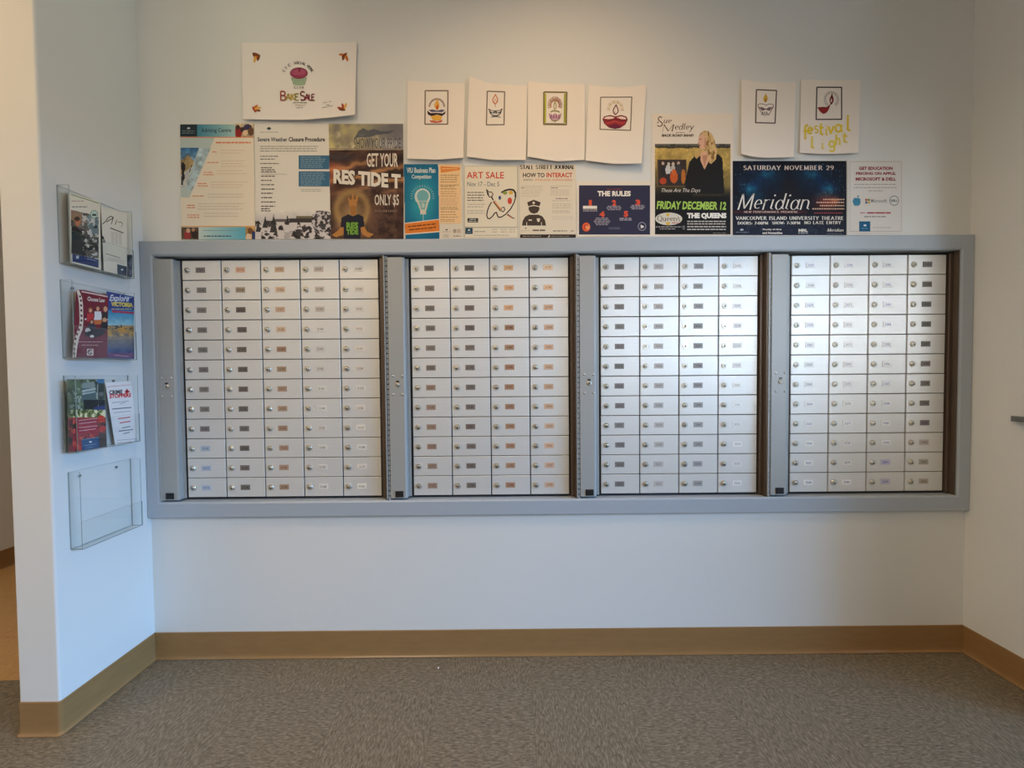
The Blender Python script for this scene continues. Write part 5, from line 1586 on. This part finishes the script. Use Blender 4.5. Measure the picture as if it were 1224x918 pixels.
S.poly([(86.4, 303.2), (117.8, 310.2), (117.8, 320.2), (86.6, 312.6)], (44, 60, 108)); S.rect(91, 305.6, 94.2, 309.2, (190, 196, 210)); S.line([(104, 309.4), (116, 312.0)], 0.9, (150, 160, 190))
S.build('brochure', 'white booklet with green line and workshop photo in the topmost holder', 'brochure', GB)
S = bro([(120.6, 246.4), (151.6, 255.0)], [(124.2, 324.2), (151.8, 330.4)], 0.0250, 0.005, (232, 226, 210), (190, 180, 160))
S.line([(122.8, 267.6), (126.4, 264.6), (129.0, 260.4), (132.4, 258.6), (135.4, 259.6), (133.6, 262), (130.6, 263), (127.6, 265.6)], 1.0, (58, 54, 52))
S.line([(135.6, 259.4), (133.2, 268.0)], 0.8, (58, 54, 52)); S.line([(139.8, 263), (137.6, 268.6)], 0.8, (58, 54, 52)); S.line([(141, 265.6), (144.6, 265.2), (146.4, 267.6)], 0.7, (58, 54, 52)); S.line([(147, 266.8), (144.8, 272)], 0.5, (120, 114, 108))
S.line([(131.8, 272.4), (147.6, 278.6)], 1.1, (44, 42, 42))
for k, x in enumerate((133.2, 137.6, 142.2)):
    for j in range(7):
        S.line([(x, 277.4 + k * 0.8 + j * 2.0), (x + 3.2, 278.6 + k * 0.8 + j * 2.0)], 0.6, (176, 170, 156))
S.line([(121.6, 283.4), (125.6, 288)], 1.0, (50, 48, 48)); S.line([(123, 289), (125.8, 289.4)], 1.4, (40, 38, 38)); S.line([(122.6, 282), (124, 285)], 1.2, (40, 38, 38))
S.line([(126.4, 303.0), (143.6, 308.4)], 0.7, (110, 104, 92)); S.line([(129, 307.6), (149, 313)], 0.5, (180, 172, 156)); S.line([(127.4, 309.6), (149, 315.4)], 0.5, (180, 172, 156))
S.poly([(140.2, 315.8), (151.5, 318.6), (151.5, 330.0), (140.6, 327.8)], (48, 62, 80)); S.ell(146, 322.4, 1.5, 1.1, (206, 212, 216))
S.build('brochure', 'white leaflet with black brush sketch beside the booklet stack', 'brochure', GB)
S = bro([(150.6, 253.4), (158.4, 255.6)], [(151.6, 330.6), (158.6, 332.0)], 0.0110, 0.002, (222, 216, 200), (190, 180, 160))
def dk(p):
    p.c[:] = (74, 80, 96)
    p.noise(0.8, 4, 6)
S.paint(151.7, 304.4, 158.2, 331.4, dk, 0.6)
S.build('brochure', 'narrow strip of a pale leaflet with dark photo behind the brush sketch leaflet', 'brochure', GB)

# maroon and blue
S = bro([(91.2, 346.0), (95.2, 345.2), (129.6, 353.4)], [(86.2, 428.2), (127.9, 427.6)], 0.0325, 0.006, (120, 30, 50), (190, 176, 160))
def maroon(p):
    p.ramp_y(345, (122, 28, 46), 430, (104, 32, 52))
    p.noise(0.08, 10, 3)
    p.mix((p.Y > 399) * 0.5, (128, 72, 84))
    sk = (216, 158, 126)
    for (x, y, c, h) in [(108, 379.5, (186, 50, 54), (150, 96, 60)), (117, 377.5, (222, 222, 224), (110, 74, 50)), (126, 378.5, (40, 38, 42), (206, 170, 120))]:
        p.ell(x, y - 9.0, 2.4, 3.2, h); p.ell(x, y - 8.2, 1.8, 2.4, sk); p.poly([(x - 4, y - 5), (x + 4, y - 5), (x + 4.4, y + 5), (x - 4.4, y + 5)], c)
    p.poly([(112, 382.5), (122, 382), (121, 388), (113, 388)], (196, 110, 60))
    for (x, y, c, h) in [(109.6, 391, (58, 60, 74), (60, 48, 42)), (125, 389, (40, 38, 44), (196, 156, 110))]:
        p.ell(x, y - 6.6, 2.4, 2.8, h); p.ell(x, y - 6, 1.7, 2.0, sk); p.ell(x, y, 4.8, 4.4, c)
    p.ell(105, 395, 3.2, 3, (206, 200, 200)); p.poly([(100, 398), (112, 394), (127, 392), (124, 400), (113, 404), (103, 402)], (46, 46, 56)); p.ell(110, 402, 2.6, 1.4, (220, 220, 220)); p.ell(102.4, 381.4, 1.2, 1.0, (222, 222, 220)); p.ell(129, 382, 1.4, 1.2, (222, 222, 220))
S.paint(86.6, 346.4, 129.2, 427.4, maroon, 0.6, [(94.6, 346.2), (129.2, 354.2), (127.6, 427.2), (90.8, 427.8), (92.6, 413), (95, 402), (98.8, 393.4), (99.4, 383), (99.0, 364), (97.6, 355)])
FS = [(91.4, 346.4), (94.4, 346.4), (97.8, 355), (99.2, 364), (99.6, 384), (98.8, 393.6), (95, 402.4), (92.6, 413), (90.8, 427.9), (86.5, 427.9), (87.4, 412), (90.6, 400), (94.6, 390), (95.2, 383), (94.6, 364), (93.4, 355)]
S.poly(FS, (226, 212, 198))
for (x, y) in [(95.6, 354.4), (96.6, 359.2), (96.8, 365), (97.0, 371), (97.2, 377.4), (97.2, 383), (96.2, 388.6), (94.2, 394), (92, 399.4), (90.2, 405), (89.2, 411), (88.8, 417), (88.6, 422.6)]:
    S.poly([(x - 1.0, y - 1.5), (x + 1.2, y - 1.2), (x + 1.2, y + 1.6), (x - 1.0, y + 1.2)], (96, 54, 56))
S.line([(97.6, 348.4), (128.6, 354.6)], 1.6, (222, 196, 190)); S.text('Choose Law', 104.6, 354.4, 125.4, 359.6, (232, 216, 210), 0.03, slope=0.10)
S.lines(93.4, 124, [408.6], 0.8, (206, 170, 172), 5, 0.02); S.lines(97.6, 118, [412.6], 0.8, (206, 170, 172), 6, 0.02)
S.rect(104.0, 417.0, 111.6, 424.8, (226, 216, 210)); S.line(arc(107.8, 420.8, 2.6, 2.6, 30, 330, 12), 1.3, (96, 60, 62)); S.line([(105.6, 419), (110.4, 423)], 1.0, (96, 60, 62))
S.build('brochure', 'maroon brochure with a wavy film-strip edge and a group photo', 'brochure', GB)
S = bro([(127.2, 348.0), (160.0, 354.6)], [(127.8, 427.8), (160.6, 429.4)], 0.0230, 0.004, (60, 80, 140), (170, 170, 170))
def victoria(p):
    p.ramp_y(350, (44, 62, 130), 372, (50, 72, 140))
    p.ramp_y(372, (52, 136, 180), 389, (160, 202, 214), p.Y > 371)
    s = (p.Y > 389)
    p.ramp_y(389, (176, 150, 110), 400, (120, 110, 104), s)
    p.mix(s * (fbm(p.X, p.Y, 4, 5) > 0.55) * (p.Y < 402), (196, 156, 92)); p.rect(142, 391, 152, 398, (196, 146, 76)); p.rect(144, 388, 146, 392, (90, 84, 76)); p.rect(154, 390.6, 160, 397, (160, 130, 84))
    p.mix((p.Y > 389) * (p.Y < 394) * (fbm(p.X, p.Y, 2.4, 15) > 0.55), (84, 84, 78))
    p.ramp_y(402, (150, 136, 120), 422, (64, 84, 134), p.Y > 402)
    p.mix((p.Y > 422) * 0.8, (120, 70, 110)); p.noise(0.12, 4, 7)
    p.mix((np.abs(p.Y - 371.6 - (p.X - 128) * 0.08) < 1.3) * (p.X > 134), (170, 60, 90))
S.paint(127.9, 348.6, 160.2, 428.6, victoria, 0.6, [(127.8, 349), (160, 355.4), (160.4, 428.4), (128.0, 427.2)])
S.text('Explore', 130.2, 352.0, 155.4, 361.8, (222, 226, 232), 0.02, 0.25, slope=0.05)
S.text('VICTORIA', 132.6, 360.4, 159.0, 366.0, (226, 206, 90), 0.06, slope=0.06)
S.lines(133, 158, [369.4], 0.8, (206, 206, 150), 5, 0.02); S.line([(149, 354.4), (158, 356)], 0.7, (190, 200, 220)); S.line([(137, 424.6), (154, 426)], 0.6, (206, 170, 190))
S.build('brochure', 'blue travel brochure with yellow lettering and harbour photo', 'brochure', GB)

# garden and crime line
S = bro([(80.0, 453.4), (124.8, 453.0)], [(82.0, 541.0), (127.9, 535.0)], 0.0325, 0.006, (110, 120, 100), (120, 110, 90))
def garden(p):
    p.c[:] = (88, 104, 80)
    p.noise(0.6, 7, 5)
    p.mix((fbm(p.X, p.Y, 5, 44) > 0.6) * (p.Y < 490), (150, 164, 150))
    p.poly([(98, 458), (113, 456), (114, 464), (99, 467)], (134, 150, 146)); p.rect(97.6, 464, 115, 480, (84, 104, 106))
    p.poly([(98, 466.5), (114, 463.5), (114, 466), (98, 469)], (176, 190, 184)); p.poly([(98, 470), (114, 467.4), (114, 469), (98, 472)], (170, 186, 182)); p.rect(116, 460, 117.4, 486, (150, 160, 160)); p.ell(121, 471, 3, 2.6, (190, 200, 196))
    p.rect(117.4, 458, 125, 484, (46, 56, 62), 0.6); p.rect(100, 478, 117, 489, (34, 42, 44)); p.rect(118, 478, 126, 486, (40, 46, 50)); p.poly([(112, 487), (126, 484), (126, 494), (114, 493)], (56, 70, 120))
    p.rect(116, 452, 125, 458, (64, 120, 170), 0.9)
    n = fbm(p.X * 1.4, p.Y, 4, 21)
    f = (p.Y > 490) & (p.Y < 501)
    p.mix(f * 0.9, (150, 156, 92)); p.mix(f * (n > 0.52), (226, 222, 180)); p.mix(f * (n < 0.38), (70, 84, 50))
    r_ = p.Y > 499
    p.mix(r_ * 0.95, (158, 52, 62)); p.mix(r_ * (fbm(p.X, p.Y, 4, 33) > 0.58), (204, 84, 76)); p.mix(r_ * (fbm(p.X, p.Y, 5, 39) > 0.62), (60, 54, 50)); p.ell(121, 501, 4.4, 4.6, (206, 62, 50)); p.ell(123, 512, 4, 3, (196, 60, 56))
    p.rect(118.6, 517, 128, 537, (64, 62, 62), 0.85); p.mix((p.X < 87.4) * 0.35, (70, 70, 60))
    p.poly([(92, 502), (117, 498.6), (118, 517), (92, 520.6)], (166, 48, 66), 0.9)
S.paint(80.2, 453.2, 128, 541, garden, 0.6, [(80.4, 453.8), (124.6, 453.4), (127.6, 534.6), (82.2, 540.4)])
for k, (y, w) in enumerate([(502.6, 22), (506.6, 21), (511.4, 22), (515.2, 20)]):
    S.line([(94.4, y), (94.4 + w, y - 2.6)], 0.8, (226, 176, 180))
S.poly([(97.6, 525.6), (118.4, 522.6), (118.8, 535.2), (98.4, 538.6)], (40, 84, 128)); S.ell(108.2, 528.2, 1.7, 1.1, (220, 228, 232)); S.line([(101, 532.8), (115.4, 530.6)], 0.6, (130, 164, 196)); S.line([(104, 535.2), (112, 534)], 0.5, (130, 164, 196))
S.line([(97.8, 525.6), (118.4, 522.6)], 0.5, (150, 170, 190))
S.build('brochure', 'garden brochure with red flowers and a blue emblem', 'brochure', GB)
S = bro([(125.8, 457.4), (156.6, 455.4)], [(137.6, 532.2), (166.0, 527.0)], 0.0200, 0.003, (236, 234, 234), (206, 204, 204))
S.line([(128.2, 462.4), (156.0, 459.8)], 0.5, (200, 120, 124))
S.text('CRIME', 130.4, 466.6, 146.4, 471.6, (40, 36, 38), 0.04, slope=-0.06)
S.text('STOPPERS', 130.8, 471.4, 156.8, 476.4, (206, 44, 54), 0.05, slope=-0.07)
S.poly([(149.0, 468.8), (151.6, 464.4), (153.4, 467.0), (155.4, 467.2), (153.8, 469.6), (150.8, 470.2)], (206, 44, 54)); S.rect(150.6, 466.8, 153.0, 468.4, (70, 40, 44))
for (x0, x1, y, w, c) in [(134, 154, 480.4, 0.6, (150, 150, 158)), (143, 150, 482, 0.6, (150, 150, 158)), (134, 157, 488.0, 1.0, (90, 94, 110)), (136, 156, 492.4, 0.6, (150, 150, 158)), (141, 155.6, 499.6, 1.2, (206, 90, 100)), (143, 156, 504.6, 1.3, (206, 90, 100)), (146, 156, 510.6, 0.9, (90, 94, 104)), (142, 159, 514.4, 1.0, (90, 94, 104)), (147.4, 155, 517.6, 0.9, (90, 94, 104)), (140.4, 164, 525.4, 0.5, (150, 150, 158)), (139.8, 158, 529, 0.6, (170, 110, 114))]:
    S.line([(x0, y + 1), (x1, y - 1)], w, c)
S.build('brochure', 'white leaflet with red and black heading leaning in the third holder', 'brochure', GB)

# ------------------------------------------------------------------ rail on the right wall, scrap on the floor
p = at_x(1217.0, 497.0, XR)
q = at_x(1217.0, 503.4, XR)
y0, z1_, z0_ = float(p[1]), float(p[2]), float(q[2])
rail = tag(empty('wall_rail', (XR, y0, z0_)), 'grey metal rail end on the right wall, cut by the picture edge', 'rail')
b = MB()
yy0, yy1 = y0 - 0.10, y0
x1_, x0_ = XR - 0.012, XR - 0.024
b.box(x0_, x1_, yy0, yy1, z0_, z1_)
b.box(x0_ - 0.001, x0_, yy0, yy1 - 0.002, z0_ + 0.004, z1_ - 0.004)
obj('bar', b, M['rail'], rail)
for yb in (yy1 - 0.02, yy0 + 0.02):
    b = MB()
    b.box(x1_, XR, yb - 0.008, yb + 0.008, z0_ + 0.002, z1_ - 0.002)
    obj('bracket', b, M['rail'], rail)

d = rays(524.0, 798.6)
t = -CAM_H / d[2]
sx, sy = float(d[0] * t), float(-CAM_D + d[1] * t)
b = MB()
b.add([(sx - 0.003, sy - 0.003, 0.0002), (sx + 0.003, sy - 0.002, 0.0002), (sx + 0.002, sy + 0.004, 0.0002), (sx - 0.003, sy + 0.003, 0.0002),
       (sx - 0.002, sy - 0.002, 0.0020), (sx + 0.002, sy - 0.002, 0.0026), (sx + 0.001, sy + 0.003, 0.0018), (sx - 0.002, sy + 0.002, 0.0024)],
      [(3, 2, 1, 0), (4, 5, 6, 7), (0, 1, 5, 4), (1, 2, 6, 5), (2, 3, 7, 6), (3, 0, 4, 7)])
tag(obj('paper_scrap', b, M['scrap'], None, (sx, sy, 0)), 'tiny white paper scrap on the grey floor', 'scrap')
